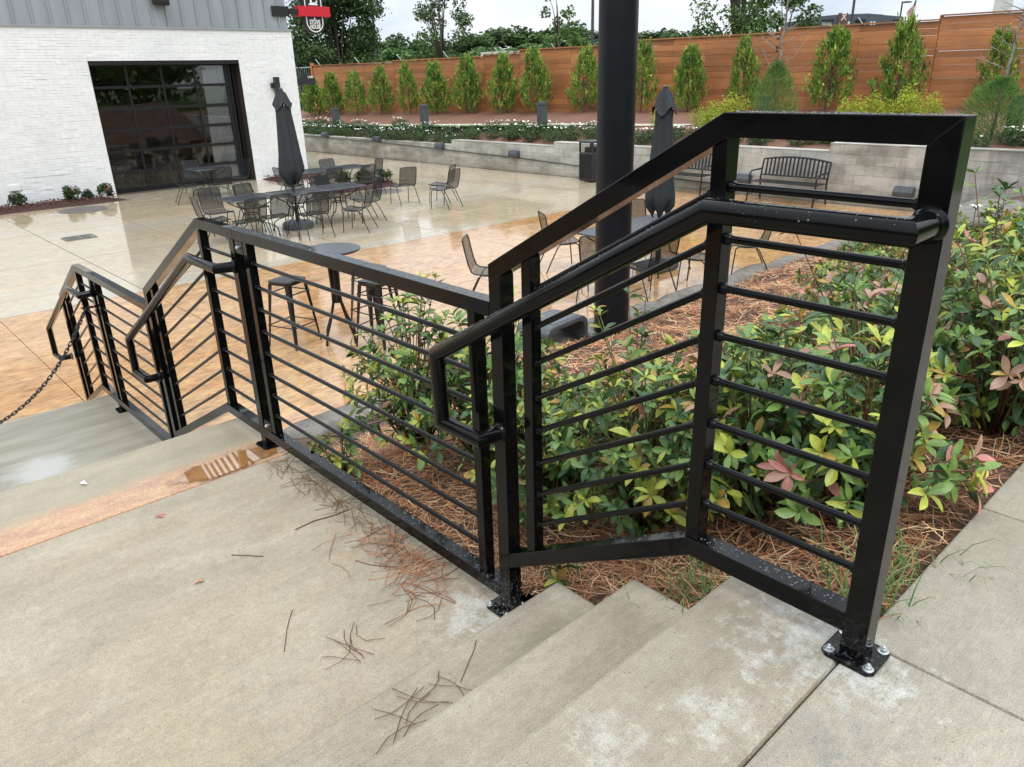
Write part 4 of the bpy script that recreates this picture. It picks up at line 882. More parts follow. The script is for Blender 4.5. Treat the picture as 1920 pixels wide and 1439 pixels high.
table(-13.75, 4.90, 'left table of the three pushed together under the closed umbrella'); table(-13.74, 5.85, 'middle table of the long row, pierced by the umbrella pole'); table(-13.73, 6.80, 'right end table of the long row nearest the lone chairs')
table(-19.85, 6.62, 'mesh table standing in front of the glass garage door', .12); table(-16.9, 8.0, 'left table of the pair beside the bark bed at building corner'); table(-16.88, 8.96, 'right table of the pair beside the bark bed at building corner')
table(-6.28, 6.78, 'mesh table partly hidden behind the steel column'); table(-6.27, 7.74, 'mesh table under the closed umbrella right of the column')
chair(-19.2, 5.75, .25, 1, 'chair at the left side of the table by the glass door')
for a in [
 (-20.85, 6.55, 1, 0, 'chair between the glass door and the table before it'), (-18.45, 6.42, -1, .1, 'chair with its back to the stairs at the table by the glass door'), (-19.75, 7.62, 0, -1, 'chair at the right side of the table by the glass door'),
 (-13.62, 3.82, .1, 1, 'chair at the left head end of the long table row'), (-14.75, 4.55, 1, 0, 'far-side chair at the left table of the long row'), (-14.78, 5.25, 1, .15, 'far-side chair left of the umbrella pole'),
 (-12.62, 4.52, -1, -.1, 'near-side chair leftmost at the long row'), (-12.68, 5.05, -1, .05, 'near-side chair just left of the umbrella base'), (-12.40, 5.62, -1, .12, 'near-side chair just right of the umbrella base'),
 (-12.35, 6.72, -.8, -.62, 'near-side chair at the right end of the long row, turned sideways'), (-13.30, 7.55, -.2, -1, 'chair at the right head end of the long table row'), (-14.60, 6.30, 1, 0, 'far-side chair right of the umbrella pole'), (-14.72, 6.95, 1, -.1, 'far-side chair at the right table of the long row'),
 (-16.98, 7.12, 0, 1, 'chair at the left end of the table pair by the bark bed'), (-15.75, 7.95, -1, 0, 'near-side left chair of the table pair by the bark bed'), (-15.70, 8.85, -1, -.1, 'near-side right chair of the table pair by the bark bed'), (-17.85, 8.95, 1, 0, 'far-side chair against the low shrubs of the bark bed'), (-16.75, 9.85, -.1, -1, 'chair at the right end of the table pair, before the small red-flowered shrub'),
 (-14.35, 9.05, -.45, .05, 'lone empty chair on the open wet slabs facing the building'), (-13.85, 9.95, -.8, -.5, 'rear one of the two chairs standing close together on open slabs'), (-13.12, 9.42, -1, -.25, 'front one of the two chairs standing close together on open slabs'),
 (-7.02, 4.70, .75, .65, 'single chair seen edge-on left of the sloping top rail'), (-7.55, 6.60, .5, .85, 'chair whose rounded back rises above the sloping top rail left of the column'), (-5.75, 5.75, -.45, .9, 'chair just left of the steel column, back to the camera'),
 (-7.25, 8.35, .9, -.4, 'chair on the far side of the right umbrella table'), (-5.12, 6.35, -1, .2, 'near-side chair right beside the column at the umbrella table'), (-4.98, 7.42, -.9, -.3, 'chair between the umbrella table and the bed, seen under the handrail bend'), (-4.98, 8.62, -.75, -.6, 'rightmost chair by the bed, seen through the nearest panel')]: from_back(*a)
# indoor tables and chairs, dim behind the glass
for x, y, lab in [(-24.6, 5.75, 'left table inside the room behind the glass door'), (-25.6, 7.4, 'right table inside the room behind the glass door')]: dup(tb0, (x, y, ZP+.011), .2, lab, 'tables inside the room')
for x, y, dx, dy, lab in [(-23.75, 6.0, -1, 0, 'indoor chair nearest the glass at the left indoor table'), (-24.5, 6.75, 0, -1, 'indoor chair right of the left indoor table'), (-25.3, 5.2, 1, .4, 'indoor chair behind the left indoor table'), (-24.8, 7.3, -1, 0, 'indoor chair nearest the glass at the right indoor table'), (-25.5, 8.2, 0, -1, 'indoor chair near the curtain at the right indoor table'), (-26.4, 7.2, 1, 0, 'indoor chair behind the right indoor table')]: chair(x, y, dx, dy, lab, ZP+.01, 'chairs inside the room')
# umbrellas, closed
def umbrella(x, y, h, label, z0=ZP, base='round', k_=.9):
    t = thing('patio_umbrella', label, 'umbrella', (x, y, z0), 0, 'closed patio umbrellas')
    MB().tube([(0, 0, .02), (0, 0, h-.06)], .021, 12).build('pole', 'dark_metal', t, True)
    n = 64; prof = [(k_*r_, z_) for r_, z_ in [(.055, h-.02), (.085, h-.10), (.125, h-.28), (.165, h-.29), (.155, h-.42), (.175, h-.75), (.215, h-1.15), (.25, h-1.45), (.245, h-1.56), (.16, h-1.66), (.12, h-1.72)]]
    def skin(pr, nm, amp, seed):
        rs = np.random.default_rng(seed); V = []
        for i, (r, z) in enumerate(pr):
            for k in range(n):
                a = 2*math.pi*k/n; fold = 1+amp*(math.sin(a*8+.3*math.sin(z*3))*.5+.25*math.sin(a*5+z*2)+.2*math.sin(a*13+1))*min(1, i/2)
                V.append((r*fold*math.cos(a+.15*(h-z)), r*fold*math.sin(a+.15*(h-z)), z-(.06*math.sin(a*4) if i > len(pr)-4 else 0)-(.025*math.sin(a*8) if i == 3 else 0)))
        m = MB(); m.add(V, [(i*n+k, (i+1)*n+k, (i+1)*n+(k+1) % n, i*n+(k+1) % n) for i in range(len(pr)-1) for k in range(n)]); return m.build(nm, 'umbrella_cloth', t, 2)
    skin(prof[3:], 'canopy', .22, 1); skin([(.04, h), (.05, h-.03), (.09, h-.12), (.15, h-.25), (.175, h-.30)], 'vent_cap', .12, 2); MB().lathe([(.03, h-.05), (.045, h-.02), (.04, h+.015), (.015, h+.03)], 12).build('finial', 'dark_metal', t, True)
    if base == 'round': MB().lathe([(.30, 0), (.31, .04), (.30, .11), (.26, .135), (.06, .15)], 32).build('base', 'grey_plastic', t, True)
    else: MB().box((-.24, -.24, 0), (.24, .24, .12)).build('base', 'grey_plastic', t, False, .04); 
    MB().lathe([(.035, .12), (.035, .42)], 12).build('sleeve', 'dark_metal', t, True)
umbrella(-13.84, 5.89, 2.62, 'closed charcoal umbrella standing in the long table row before the white wall'); umbrella(-6.32, 7.80, 2.54, 'closed charcoal umbrella right of the steel column', base='sq', k_=.78)
# bar table and stools
bt = thing('bar_table', 'tall round black bar table just beyond the landing railing', 'table', (-6.93, 2.74, ZP+.001))
MB().lathe([(.30, 1.025), (.315, 1.035), (.315, 1.05), (.305, 1.058)], 48).build('tabletop', 'table_metal', bt, True)
for k in range(4):
    a = k*math.pi/2+.25; c, s = math.cos(a), math.sin(a)
    MB().tube([(.15*c, .15*s, 1.02), (.065*c, .065*s, .85), (.055*c, .055*s, .6), (.06*c, .06*s, .45), (.12*c, .12*s, .28), (.21*c, .21*s, .10), (.225*c, .225*s, .0)], .014, 8).build('leg', 'stool_metal', bt, True)
MB().lathe([(.05, .45), (.05, 1.025)], 12).build('stem', 'stool_metal', bt, True)
def make_stool():
    t = thing('bar_stool', '', 'stool', group='black metal bar stools'); h = .745
    s = .155; c = .035; pl = [(-s+c, -s), (s-c, -s), (s, -s+c), (s, s-c), (s-c, s), (-s+c, s), (-s, s-c), (-s, -s+c)]
    m = MB(); n = 8; m.add([(x, y, h-.045) for x, y in pl]+[(x*1.02, y*1.02, h-.01) for x, y in pl]+[(x*.95, y*.95, h) for x, y in pl]+[(x*.8, y*.8, h-.006) for x, y in pl], [(r*n+i, r*n+(i+1) % n, (r+1)*n+(i+1) % n, (r+1)*n+i) for r in range(3) for i in range(n)]+[tuple(range(3*n, 4*n))]); m.build('seat', 'stool_metal', t, True)
    for sx in (-1, 1):
        for sy in (-1, 1):
            a0, a1 = .145, .205; w0, w1 = .055, .022
            x0, y0, x1, y1 = sx*a0, sy*a0, sx*a1, sy*a1; m = MB()
            m.add([(x0, y0, h-.04), (x0-sx*w0, y0, h-.04), (x0, y0-sy*w0, h-.04), (x1, y1, .0), (x1-sx*w1, y1, 0), (x1, y1-sy*w1, 0)], [(0, 1, 4, 3), (0, 3, 5, 2), (1, 0, 2), (1, 2, 5, 4)]); m.build('leg', 'stool_metal', t)
    for z, a in ((.60, .158), (.24, .187)):
        for (p, q) in (((-1, -1), (1, -1)), ((1, -1), (1, 1)), ((1, 1), (-1, 1)), ((-1, 1), (-1, -1))): MB().tube([(p[0]*a, p[1]*a, z), (q[0]*a, q[1]*a, z)], .007, 6).build('footrest', 'stool_metal', t)
    return t
s0 = make_stool(); s0.location = (-7.24, 2.33, ZP+.001); s0.rotation_euler = (0, 0, .35); s0['label'] = 'black metal bar stool left of the round bar table'
dup(s0, (-6.46, 2.98, ZP+.001), .3, 'black metal bar stool right of the round bar table, nearest the shrubs'); dup(s0, (-7.02, 3.25, ZP+.001), .1, 'black metal bar stool behind the round bar table')
t = thing('plastic_stool', 'low grey rounded seat half hidden between column and bed edge', 'stool', (-4.86, 4.06, ZP+.001), .1)
MB().prism([(-.36, .0), (-.35, .28), (-.335, .345), (-.29, .385), (-.22, .40), (.22, .40), (.29, .385), (.335, .345), (.35, .28), (.36, 0), (.31, 0), (.30, .26), (.27, .32), (.2, .34), (-.2, .34), (-.27, .32), (-.30, .26), (-.31, 0)], -.21, .21, 'x').build('shell', 'grey_plastic', t, True, .015)
MB().box((-.17, -.20, .4005), (.17, .20, .405)).build('seat_pad', 'grey_plastic', t, False, .002)
# benches
def bench(x, y, label):
    t = thing('park_bench', label, 'bench', (x, y, ZP+.001), math.pi, 'slatted metal benches')   # faces -y after the half turn
    W = .78
    for s in (-1, 1):
        sd_ = MB().tube([(s*W, -.30, .0), (s*W, -.24, .42), (s*W, -.28, .62), (s*W, -.34, .86)], .02, 6).build('back_leg', 'chair_metal', t, True)
        MB().tube([(s*W, .28, 0), (s*W, .24, .42), (s*W, .23, .58), (s*W, .16, .645), (s*W, .0, .655), (s*W, -.27, .655)], .019, 8).build('arm', 'chair_metal', t, True)
        MB().tube([(s*W, -.28, .15), (s*W, .26, .15)], .012, 6).build('stretcher', 'chair_metal', t, True)
    n = 17
    def arc(u): return .86+.07*(1-u*u)
    m = MB().tube([(u*W, -.345, arc(u)) for u in np.linspace(-1, 1, 15)], .021, 6).build('back_rail', 'chair_metal', t, True); MB().tube([(-W, -.285, .53), (W, -.285, .53)], .018, 6).build('back_rail', 'chair_metal', t, True)
    for k in range(1, n):
        u = -1+2*k/n; MB().prism([(-.281, .53), (-.291, .53), (-.349, arc(u)), (-.339, arc(u))], u*W-.02, u*W+.02, 'x').build('slat', 'chair_metal', t)
    for k in range(9):
        yy = -.24+k*.056; MB().box((-W, yy, .425), (W, yy+.045, .437)).build('slat', 'chair_metal', t)
bench(-7.95, 14.55, 'slatted black bench in front of the block wall, framed by the nearest railing panel'); bench(-10.75, 14.55, 'slatted black bench half hidden behind the railing post, left of the other')
# trash can
t = thing('trash_can', 'tall black square trash can with hooded top against the retaining wall', 'trash can', (-13.8, 14.75, ZP+.001))
MB().box((-.25, -.25, .03), (.25, .25, .78)).build('body', 'dark_metal', t, False, .03)
for sx in (-1, 1):
    for sy in (-1, 1): MB().box((sx*.225-.02, sy*.225-.02, .78), (sx*.225+.02, sy*.225+.02, 1.02)).build('hood_post', 'dark_metal', t)
MB().box((-.26, -.26, 1.02), (.26, .26, 1.08)).build('hood', 'dark_metal', t, False, .03); MB().lathe([(.2, .78), (.2, .9), (.17, .9)], 20).build('liner', 'sign_black', t)
for k in range(7): MB().box((-.22+k*.067, -.262, .10), (-.19+k*.067, -.2505, .72)).build('slat', 'chair_metal', t)
# ------------------------------------------------------------------ foreground shrubs with whorls of leathery leaves
TL = []; TF = []
prof = [(0, .012), (.14, .075), (.34, .155), (.58, .195), (.80, .145), (.93, .06), (1, .0)]
for t, wd in prof:
    z = .05*math.sin(t*math.pi)-.13*t*t
    TL += [(t, -wd, z+.16*wd), (t, 0, z-.03*math.sin(t*math.pi)), (t, wd, z+.16*wd)]
for i in range(len(prof)-1):
    a = 3*i; TF += [(a, a+3, a+4, a+1), (a+1, a+4, a+5, a+2)]
TL = np.array(TL); TF = np.array(TF); TUV = np.array([(t, v) for t, _ in prof for v in (0, .5, 1)])
TL2 = TL.copy(); tw = TL[:, 0]*.5; TL2[:, 2] = TL[:, 2]-.22*TL[:, 0]**2+.28*np.abs(TL[:, 1])+np.sin(TL[:, 0]*7)*.012; y_, z_ = TL2[:, 1].copy(), TL2[:, 2].copy(); TL2[:, 1] = y_*np.cos(tw)-z_*np.sin(tw)*.4; TL2[:, 2] = z_+y_*np.sin(tw)*.6
TL3 = TL.copy(); TL3[:, 2] = TL[:, 2]+.16*TL[:, 0]**2+.10*np.abs(TL[:, 1]); TL3[:, 1] += .05*np.sin(TL[:, 0]*3)
TLS = np.stack([TL, TL2, TL3]); leaf_me = {}
for k in LEAFS:
    for q in range(3):
        me = npmesh('leaf', TLS[q], TF, k, uv=TUV); me.polygons.foreach_set('use_smooth', [True]*len(me.polygons)); leaf_me[k, q] = me
camv = np.array(CAM)
def leaf_mats(P, D, Nn, S, Wd):
    D = unit(D); Y = unit(np.cross(Nn, D)); Z = np.cross(D, Y)
    return P, D*S[:, None], Y*(S*Wd)[:, None], Z*S[:, None]
def shrub(x, y, rad, h, nsh, nsingle, label, seed, tips=(.35, .25, .25, .08, .07), size=.075, z=None, lean=(0, 0), name='leafy_shrub', tall=0):
    rs = np.random.default_rng(seed); zb = float(zbed(x, y)) if z is None else z
    root = thing(name, label, 'shrub', (x, y, zb), 0, 'evergreen shrubs with whorled leaves')
    LP, LD, LN, LS, LC = [], [], [], [], []; stems = MB()
    for k in range(nsh):
        a = rs.random()*2*np.pi; q = math.sqrt(rs.random()); el = 1-.55*q*q
        tip = np.array([math.cos(a)*rad*q+lean[0], math.sin(a)*rad*q+lean[1], h*el*(.62+.5*rs.random())])
        if k < tall: tip = np.array([math.cos(a)*rad*q*.7, math.sin(a)*rad*q*.7, h*(1.02+.28*rs.random())])
        b0 = np.array([math.cos(a)*rad*.12*q, math.sin(a)*rad*.12*q, 0]); mid = b0*.4+tip*.6+np.array([0, 0, .10*h])-np.array([tip[0], tip[1], 0])*.15
        P = [b0, mid*.5+b0*.5, mid, tip]; stems.tube([tuple(p) for p in P], [.005, .0038, .003, .002], 5, mi=int(rs.random() < .5))
        d = unit(tip-mid)
        pal = rs.choice(5, p=np.array(tips)/sum(tips))    # 0 mid/dark 1 mid 2 lime 3 bronze 4 pink
        main = {0: 0, 1: 1, 2: 2, 3: 3, 4: 4}[int(pal)]
        nw = rs.integers(4, 7); a0 = rs.random()*6.28; u = unit(np.cross(d, [0, 0, 1.]) if abs(d[2]) < .95 else np.array([1., 0, 0])); v = np.cross(d, u)
        for j in range(nw):
            an = a0+j*2*np.pi/nw+rs.normal()*.2; rad_d = u*math.cos(an)+v*math.sin(an); ld = unit(rad_d+d*(.15+.75*rs.random())+np.array([0, 0, .15]))
            c = main if rs.random() < .8 else [1, 2, 1, 5, 3][int(pal)]
            if main == 2 and rs.random() < .2: c = 5
            LP.append(tip); LD.append(ld); LN.append(unit(d+np.array([0, 0, .6])+rs.normal(size=3)*.3)); LS.append(size*(.45+.72*rs.random())); LC.append(c)
        for j in range(rs.integers(6, 10)):
            t = .25+.7*rs.random(); p = (b0*(1-t)+mid*t) if rs.random() < .35 else (mid*(1-t)+tip*t)
            an = rs.random()*6.28; ld = unit(u*math.cos(an)+v*math.sin(an)+d*.5+np.array([0, 0, .1])); LP.append(p); LD.append(ld); LN.append(unit(np.array([0, 0, 1.])+d*.4+rs.normal(size=3)*.45)); LS.append(size*(.6+.65*rs.random()))
            LC.append(0 if rs.random() < .48 else (1 if rs.random() < .75 else main))
    stems.build('stems', ['stem_red', 'stem_green'], root, 2)
    LP, LD, LN, LS = map(np.array, (LP, LD, LN, LS)); LC = np.array(LC); Wd = .75+.45*rs.random(len(LS)); LV = rs.integers(0, 3, len(LS))
    P, X, Yv, Z = leaf_mats(LP, LD, LN, LS, Wd)
    dist = np.linalg.norm(P+np.array([x, y, zb])-camv, axis=1); order = np.argsort(dist+rs.random(len(dist))*.12); single = order[:nsingle]; rest = order[nsingle:]
    for i in single:
        o = obj('leaf', leaf_me[LEAFS[LC[i]], int(LV[i])], root); o.matrix_local = Matrix(((X[i][0], Yv[i][0], Z[i][0], P[i][0]), (X[i][1], Yv[i][1], Z[i][1], P[i][1]), (X[i][2], Yv[i][2], Z[i][2], P[i][2]), (0, 0, 0, 1)))
    TT = TLS[LV[rest]]; V = P[rest][:, None]+TT[:, :, 0:1]*X[rest][:, None]+TT[:, :, 1:2]*Yv[rest][:, None]+TT[:, :, 2:3]*Z[rest][:, None]
    F = (np.arange(len(rest))[:, None, None]*len(TL)+TF[None]).reshape(-1, 4)
    if len(rest):
        me = npmesh('foliage', V.reshape(-1, 3), F, LEAFS, mi=np.repeat(LC[rest], len(TF)), uv=np.tile(TUV, (len(rest), 1))); me.polygons.foreach_set('use_smooth', [True]*len(me.polygons)); o = obj('foliage', me, root); o['kind'] = 'stuff'
    return root
DK = (.28, .38, .29, .03, .02); LM = (.14, .32, .52, .02, .0); PK = (.24, .34, .24, .10, .08); BZ = (.15, .27, .26, .28, .04)
SH = [
 (-2.45, .62, .36, .56, 46, 80, 'leafy shrub farthest left behind the landing railing panel', LM, .072),
 (-1.95, .72, .42, .58, 70, 120, 'dark glossy shrub behind the middle of the landing panel', DK, .075),
 (-1.50, .62, .34, .44, 50, 100, 'shrub behind the right end of the landing panel, beside the paired posts', DK, .075),
 (-1.42, 1.05, .32, .48, 40, 60, 'tall yellow-green clump behind the paired posts, left of the column foot', LM, .075),
 (-1.02, .62, .38, .52, 66, 150, 'yellow-green shrub behind the sloping bars of the nearest panel', LM, .078),
 (-.95, 1.25, .36, .40, 44, 90, 'shrub behind the yellow-green one, reaching towards the column', LM, .075),
 (-.66, .70, .34, .46, 66, 150, 'shrub with copper-pink leaf stars just right of the bend post', PK, .080),
 (-.34, .72, .30, .42, 60, 150, 'green shrub with a few pink leaves against the nearest thick post', PK, .080),
 (-.62, 1.35, .40, .50, 66, 100, 'mixed green and bronze shrub seen through the upper bars of the nearest panel', BZ, .076),
 (-.20, 1.50, .33, .46, 66, 110, 'bronze-leaved shrub spilling towards the walk right of the thick post', BZ, .078),
 (-.45, 2.15, .42, .55, 66, 70, 'green shrub with pale upright shoots behind the bronze one at right', LM, .078),
 (-1.35, 2.1, .30, .30, 22, 40, 'low loose shrub on open pine straw behind the bars', LM, .075),
 (-.30, 2.9, .42, .62, 60, 40, 'tall-shooted shrub at the right edge with yellow tips', LM, .08),
 (-.95, 3.0, .42, .46, 50, 30, 'bronze-tipped shrub in the middle distance right of the nearest panel bars', BZ, .08),
 (-1.75, 3.6, .34, .34, 26, 20, 'small reddish shrub in the middle distance on pine straw', BZ, .08),
 (-.55, 4.0, .48, .66, 56, 20, 'leafy shrub second from the right edge in the middle distance', LM, .085),
 (-1.35, 4.7, .45, .45, 40, 10, 'low green shrub below the handrail elbow in the distance', LM, .085),
 (-2.35, 5.2, .42, .38, 36, 0, 'sparse shrub before the stone edging, mid bed', BZ, .085),
 (-.9, 5.6, .5, .6, 46, 0, 'yellow-green shrub before the long boulder', LM, .09),
 (-2.9, 7.0, .45, .35, 30, 0, 'small pale shrub near the stone edging, far along the bed', LM, .09),
 (-1.7, 6.7, .5, .5, 40, 0, 'far green shrub left of the boulder', DK, .09)]
for i, (x, y, r, h, ns, n1, lab, tp, sz) in enumerate(SH):
    shrub(x, y, r*1.06, h*(1.28 if i < 11 else 1.0), int(ns*(2.3 if i < 3 else 1.75)), n1, lab, 100+i, tp, sz*.8, tall=(7 if i in (10, 12, 15) else (5 if i in (0, 3, 5, 8) else 1)))
# a small sprig reaching through the post gap and one at the landing edge
shrub(-2.42, .17, .16, .26, 12, 40, 'low sprig creeping over the bottom rail near the stone edging', 300, LM, .055)
shrub(-1.03, .17, .07, .12, 4, 20, 'tiny sprig showing between the two close posts', 301, LM, .06)
# grass tufts where bed and slab meet
def tuft(x, y, n, ln, seed, z, label, spread=.08):
    rs = np.random.default_rng(seed); P = np.c_[x+rs.normal(size=n)*spread, y+rs.normal(size=n)*spread, np.full(n, z)]; a = rs.random(n)*6.28; L_ = ln*(.5+.7*rs.random(n))
    V = []; d = np.c_[np.cos(a), np.sin(a), np.zeros(n)]; s = np.c_[-np.sin(a), np.cos(a), np.zeros(n)]*.0022
    for t, hgt in ((0, 0), (.35, .55), (.7, .75), (1, .62)):
        p = P+d*(L_*t*.75)[:, None]+np.array([0, 0, 1])*(L_*hgt*.7)[:, None]; w_ = (1-t*.85); V.append(p-s*w_); V.append(p+s*w_)
    V = np.stack(V, 1); F = (np.arange(n)[:, None, None]*8+np.array([(0, 1, 3, 2), (2, 3, 5, 4), (4, 5, 7, 6)])[None]).reshape(-1, 4)
    c = np.array([(.08, .16, .035), (.13, .22, .06), (.19, .25, .10)])[rs.integers(0, 3, n)]
    return tag(obj('grass_tuft', npmesh('grass_tuft', V.reshape(-1, 3), F, 'foliage', np.repeat(c, 8, 0))), label, 'grass')
tuft(-.50, .19, 110, .12, 1, -.20, 'sparse green grass tuft beside the second step', .07); tuft(-.10, .26, 70, .17, 2, -.03, 'thin grass blades at the corner of the walk behind the thick post', .045); tuft(-.06, .46, 40, .15, 3, -.03, 'thin grass blades leaning onto the walk at right', .05)
# coneflowers by the boulder
def coneflower(x, y, h, label):
    z = float(zbed(x, y)); t = thing('coneflower', label, 'flower', (x, y, z), 0, 'white coneflowers'); MB().tube([(0, 0, 0), (.01, 0, h*.6), (0, .01, h)], .004, 5).build('stem', 'stem_green', t)
    MB().lathe([(.018, h-.005), (.022, h+.008), (.014, h+.024)], 10, (0, .01, 0)).build('cone', 'cone_yellow', t, True)
    for k in range(10):
        a = k*.628; c, s = math.cos(a), math.sin(a); m = MB(); m.add([(.015*c-.007*s, .01+.015*s+.007*c, h), (.05*c-.009*s, .01+.05*s+.009*c, h-.012), (.062*c, .01+.062*s, h-.025), (.05*c+.009*s, .01+.05*s-.009*c, h-.012), (.015*c+.007*s, .01+.015*s-.007*c, h)], [(0, 1, 2, 3, 4)]); m.build('petal', 'petal_white', t)
coneflower(-2.05, 6.6, .62, 'left white coneflower just right of the thick post'); coneflower(-1.9, 6.7, .60, 'right white coneflower beside its twin near the boulder')

# ------------------------------------------------------------------ crowns
def crown(name, seed, lobes, n, size, cols, aspect=.55, flat=.5, upb=.4, inner=.55):
    rs = np.random.default_rng(seed); vol = np.array([r[0]*r[1]*r[2] for _, r in lobes])**.75; idx = rs.choice(len(lobes), n, p=vol/vol.sum())
    c = np.array([l[0] for l in lobes])[idx]; r = np.array([l[1] for l in lobes])[idx]; d = unit(rs.normal(size=(n, 3))); rad = inner+(1-inner)*rs.random(n)**.6; rad *= (1+.12*rs.normal(size=n))
    C = c+d*r*rad[:, None]; V, F = leaf_cards(C, d, size, rs, flat, aspect, upb)
    lc = np.array(cols)[rs.integers(0, len(cols), len(lobes))][idx]*.6+np.array(cols)[rs.integers(0, len(cols), n)]*.4
    lc = lc*(.75+.5*rs.random(n))[:, None]
    return npmesh(name, V, F, 'foliage', np.repeat(lc, 4, 0))
GREEN = [(.07, .125, .04), (.09, .165, .05), (.125, .21, .055), (.055, .10, .04)]
LIMEC = [(.10, .18, .025), (.14, .23, .03), (.075, .14, .025), (.19, .27, .05)]
# columnar hedge trees: leaf sprays along rising branches
def hedge_mesh(seed, sparse=1.0):
    rs = np.random.default_rng(seed); nb = int(300*sparse); C = []; D = []; col_ = []; pale = []
    for k in range(nb):
        t = rs.random()**.8; z = .07+.90*t; R0 = .43*min(1, (z/.22)**.6)*(1-((z-.25)/.78)**1.6 if z > .25 else 1)+.02
        a = rs.random()*6.28; q = .45+.6*rs.random(); p = np.array([math.cos(a)*R0*q, math.sin(a)*R0*q, z]); dr = unit(np.array([math.cos(a)*.55, math.sin(a)*.55, 1.0])+rs.normal(size=3)*.15)
        m = rs.integers(12, 20); s = (rs.random(m)-.3)*.16; P = p+dr*s[:, None]+rs.normal(size=(m, 3))*.022
        C.append(P); D.append(np.tile(dr, (m, 1))); cc = np.array([(.10, .195, .032), (.155, .265, .04), (.23, .335, .05), (.07, .135, .03), (.32, .40, .08)])[rs.choice(5, p=[.25, .3, .2, .15, .1])]
        if rs.random() < .05: cc = np.array((.26, .17, .07))
        col_.append(cc*(.75+.5*rs.random(m))[:, None]*(1+.35*np.clip(s, 0, 1)[:, None]/.1*.5))
    C = np.concatenate(C); D = np.concatenate(D); cc = np.concatenate(col_); n = len(C)
    t = unit(D+rs.normal(size=(n, 3))*.45); nn = unit(np.cross(t, rs.normal(size=(n, 3)))); b = np.cross(nn, t); sz = (.056*(.6+.8*rs.random(n)))[:, None]
    V = np.stack([C-t*sz*.5, C+b*sz*.22, C+t*sz*.6, C-b*sz*.22], 1).reshape(-1, 3)
    return npmesh('crown', V, np.arange(4*n).reshape(n, 4), 'foliage', np.repeat(cc, 4, 0))
hm = [hedge_mesh(1), hedge_mesh(2), hedge_mesh(3, .8), hedge_mesh(4, .65), hedge_mesh(5, .9), hedge_mesh(6, .7), hedge_mesh(7, 1.1)]
tm = MB(); tm.tube([(0, 0, 0), (.01, 0, .2), (-.005, .01, .5), (0, 0, .8)], [.022, .018, .012, .004], 6)
for k in range(14):
    a = k*2.4; z = .12+.05*k; tm.tube([(0, 0, z), (.13*math.cos(a)*(1-z), .13*math.sin(a)*(1-z), z+.10), (.22*math.cos(a)*(1-z), .22*math.sin(a)*(1-z), z+.26)], [.008, .005, .002], 4)
tme = tm.mesh('trunk', 'bark')
hedge = [(-35.48, 18.53, 1.23, 1.18), (-34.01, 18.8, 1.44, 1.02), (-32.39, 19.09, 1.47, 1.04), (-30.83, 19.37, 1.62, 0.92), (-28.98, 19.71, 1.72, 0.93), (-27.4, 19.99, 1.69, 1.09), (-25.69, 20.3, 1.89, 1.27), (-23.91, 20.62, 1.87, 1.11), (-22.19, 20.93, 2.03, 1.19), (-20.06, 21.32, 1.97, 1.18), (-17.69, 21.75, 2.05, 0.93), (-15.9, 22.07, 1.84, 1.12), (-13.92, 22.43, 2.01, 0.86), (-11.34, 22.9, 2.14, 1.48), (-9.34, 23.26, 2.28, 1.3), (-6.89, 23.7, 1.9, 1.01)]
hl = ['half hidden behind the building corner, farthest left', 'second from the building corner', 'third from the building corner, right of the first bollard', 'fourth from the building corner, slim', 'fifth from the building corner', 'sixth from the building corner, behind the second bollard', 'seventh from the building corner, broad', 'eighth from the building corner, with bare stem at foot', 'ninth from the building corner, behind the third bollard', 'just left of the steel column, partly covered', 'just right of the steel column', 'behind the right closed umbrella', 'behind the feathery bush', 'open-branched, right of the feathery bush', 'tall and open, second from right', 'behind the right bare sapling']
for i, (x, y, zt, wd) in enumerate(hedge):
    z = float(zgar(x, y)); t = thing('hedge_tree', 'conical hedge tree, '+hl[i], 'tree', (x, y, z), i*1.3, 'conical evergreen trees along the fence')
    hgt = zt-z; c = obj('crown', hm[[0, 1, 2, 4, 5, 6, 1, 0, 2, 5, 3, 6, 4, 3, 5, 3][i]], t); c.scale = (wd*(1.2+.25*math.sin(i*2.7)), wd*1.25, hgt); t.rotation_euler = (.05*math.sin(i*1.9), .05*math.cos(i*3.1), i*1.3); k = obj('trunk', tme, t); k.scale = (wd*1.25, wd*1.25, hgt)
# white-flowered shrubs along the top of the wall
def flower_mesh(seed):
    rs = np.random.default_rng(seed); lob = [((rs.normal()*.1, rs.normal()*.1, .14), (.22, .22, .16)) for k in range(4)]
    return crown('foliage', seed, lob, 650, .055, [(.06, .10, .04), (.085, .14, .05), (.05, .08, .035)], .4)
def blooms(seed, n):
    rs = np.random.default_rng(seed); m = MB()
    for k in range(n):
        a = rs.random()*6.28; q = .30*math.sqrt(rs.random()); x, y, z = q*math.cos(a), q*math.sin(a), .30-.35*q*q+.05*rs.random(); r = .018+.016*rs.random(); tl = rs.normal(size=2)*.3
        m.add([(x+r*math.cos(j*1.0472), y+r*math.sin(j*1.0472), z+r*(math.cos(j*1.0472)*tl[0]+math.sin(j*1.0472)*tl[1])) for j in range(6)]+[(x, y, z+.012)], [(j, (j+1) % 6, 6) for j in range(6)])
    return m.mesh('blooms', 'petal_white')
fm = [flower_mesh(11), flower_mesh(12), flower_mesh(13)]; bm_ = [blooms(21, 8), blooms(22, 4), blooms(23, 11)]
fc = [0, 0]; nth = lambda k: f"{k}{'th' if 10 < k % 100 < 20 else {1: 'st', 2: 'nd', 3: 'rd'}.get(k % 10, 'th')}"
rs = np.random.default_rng(33); x = -36.0
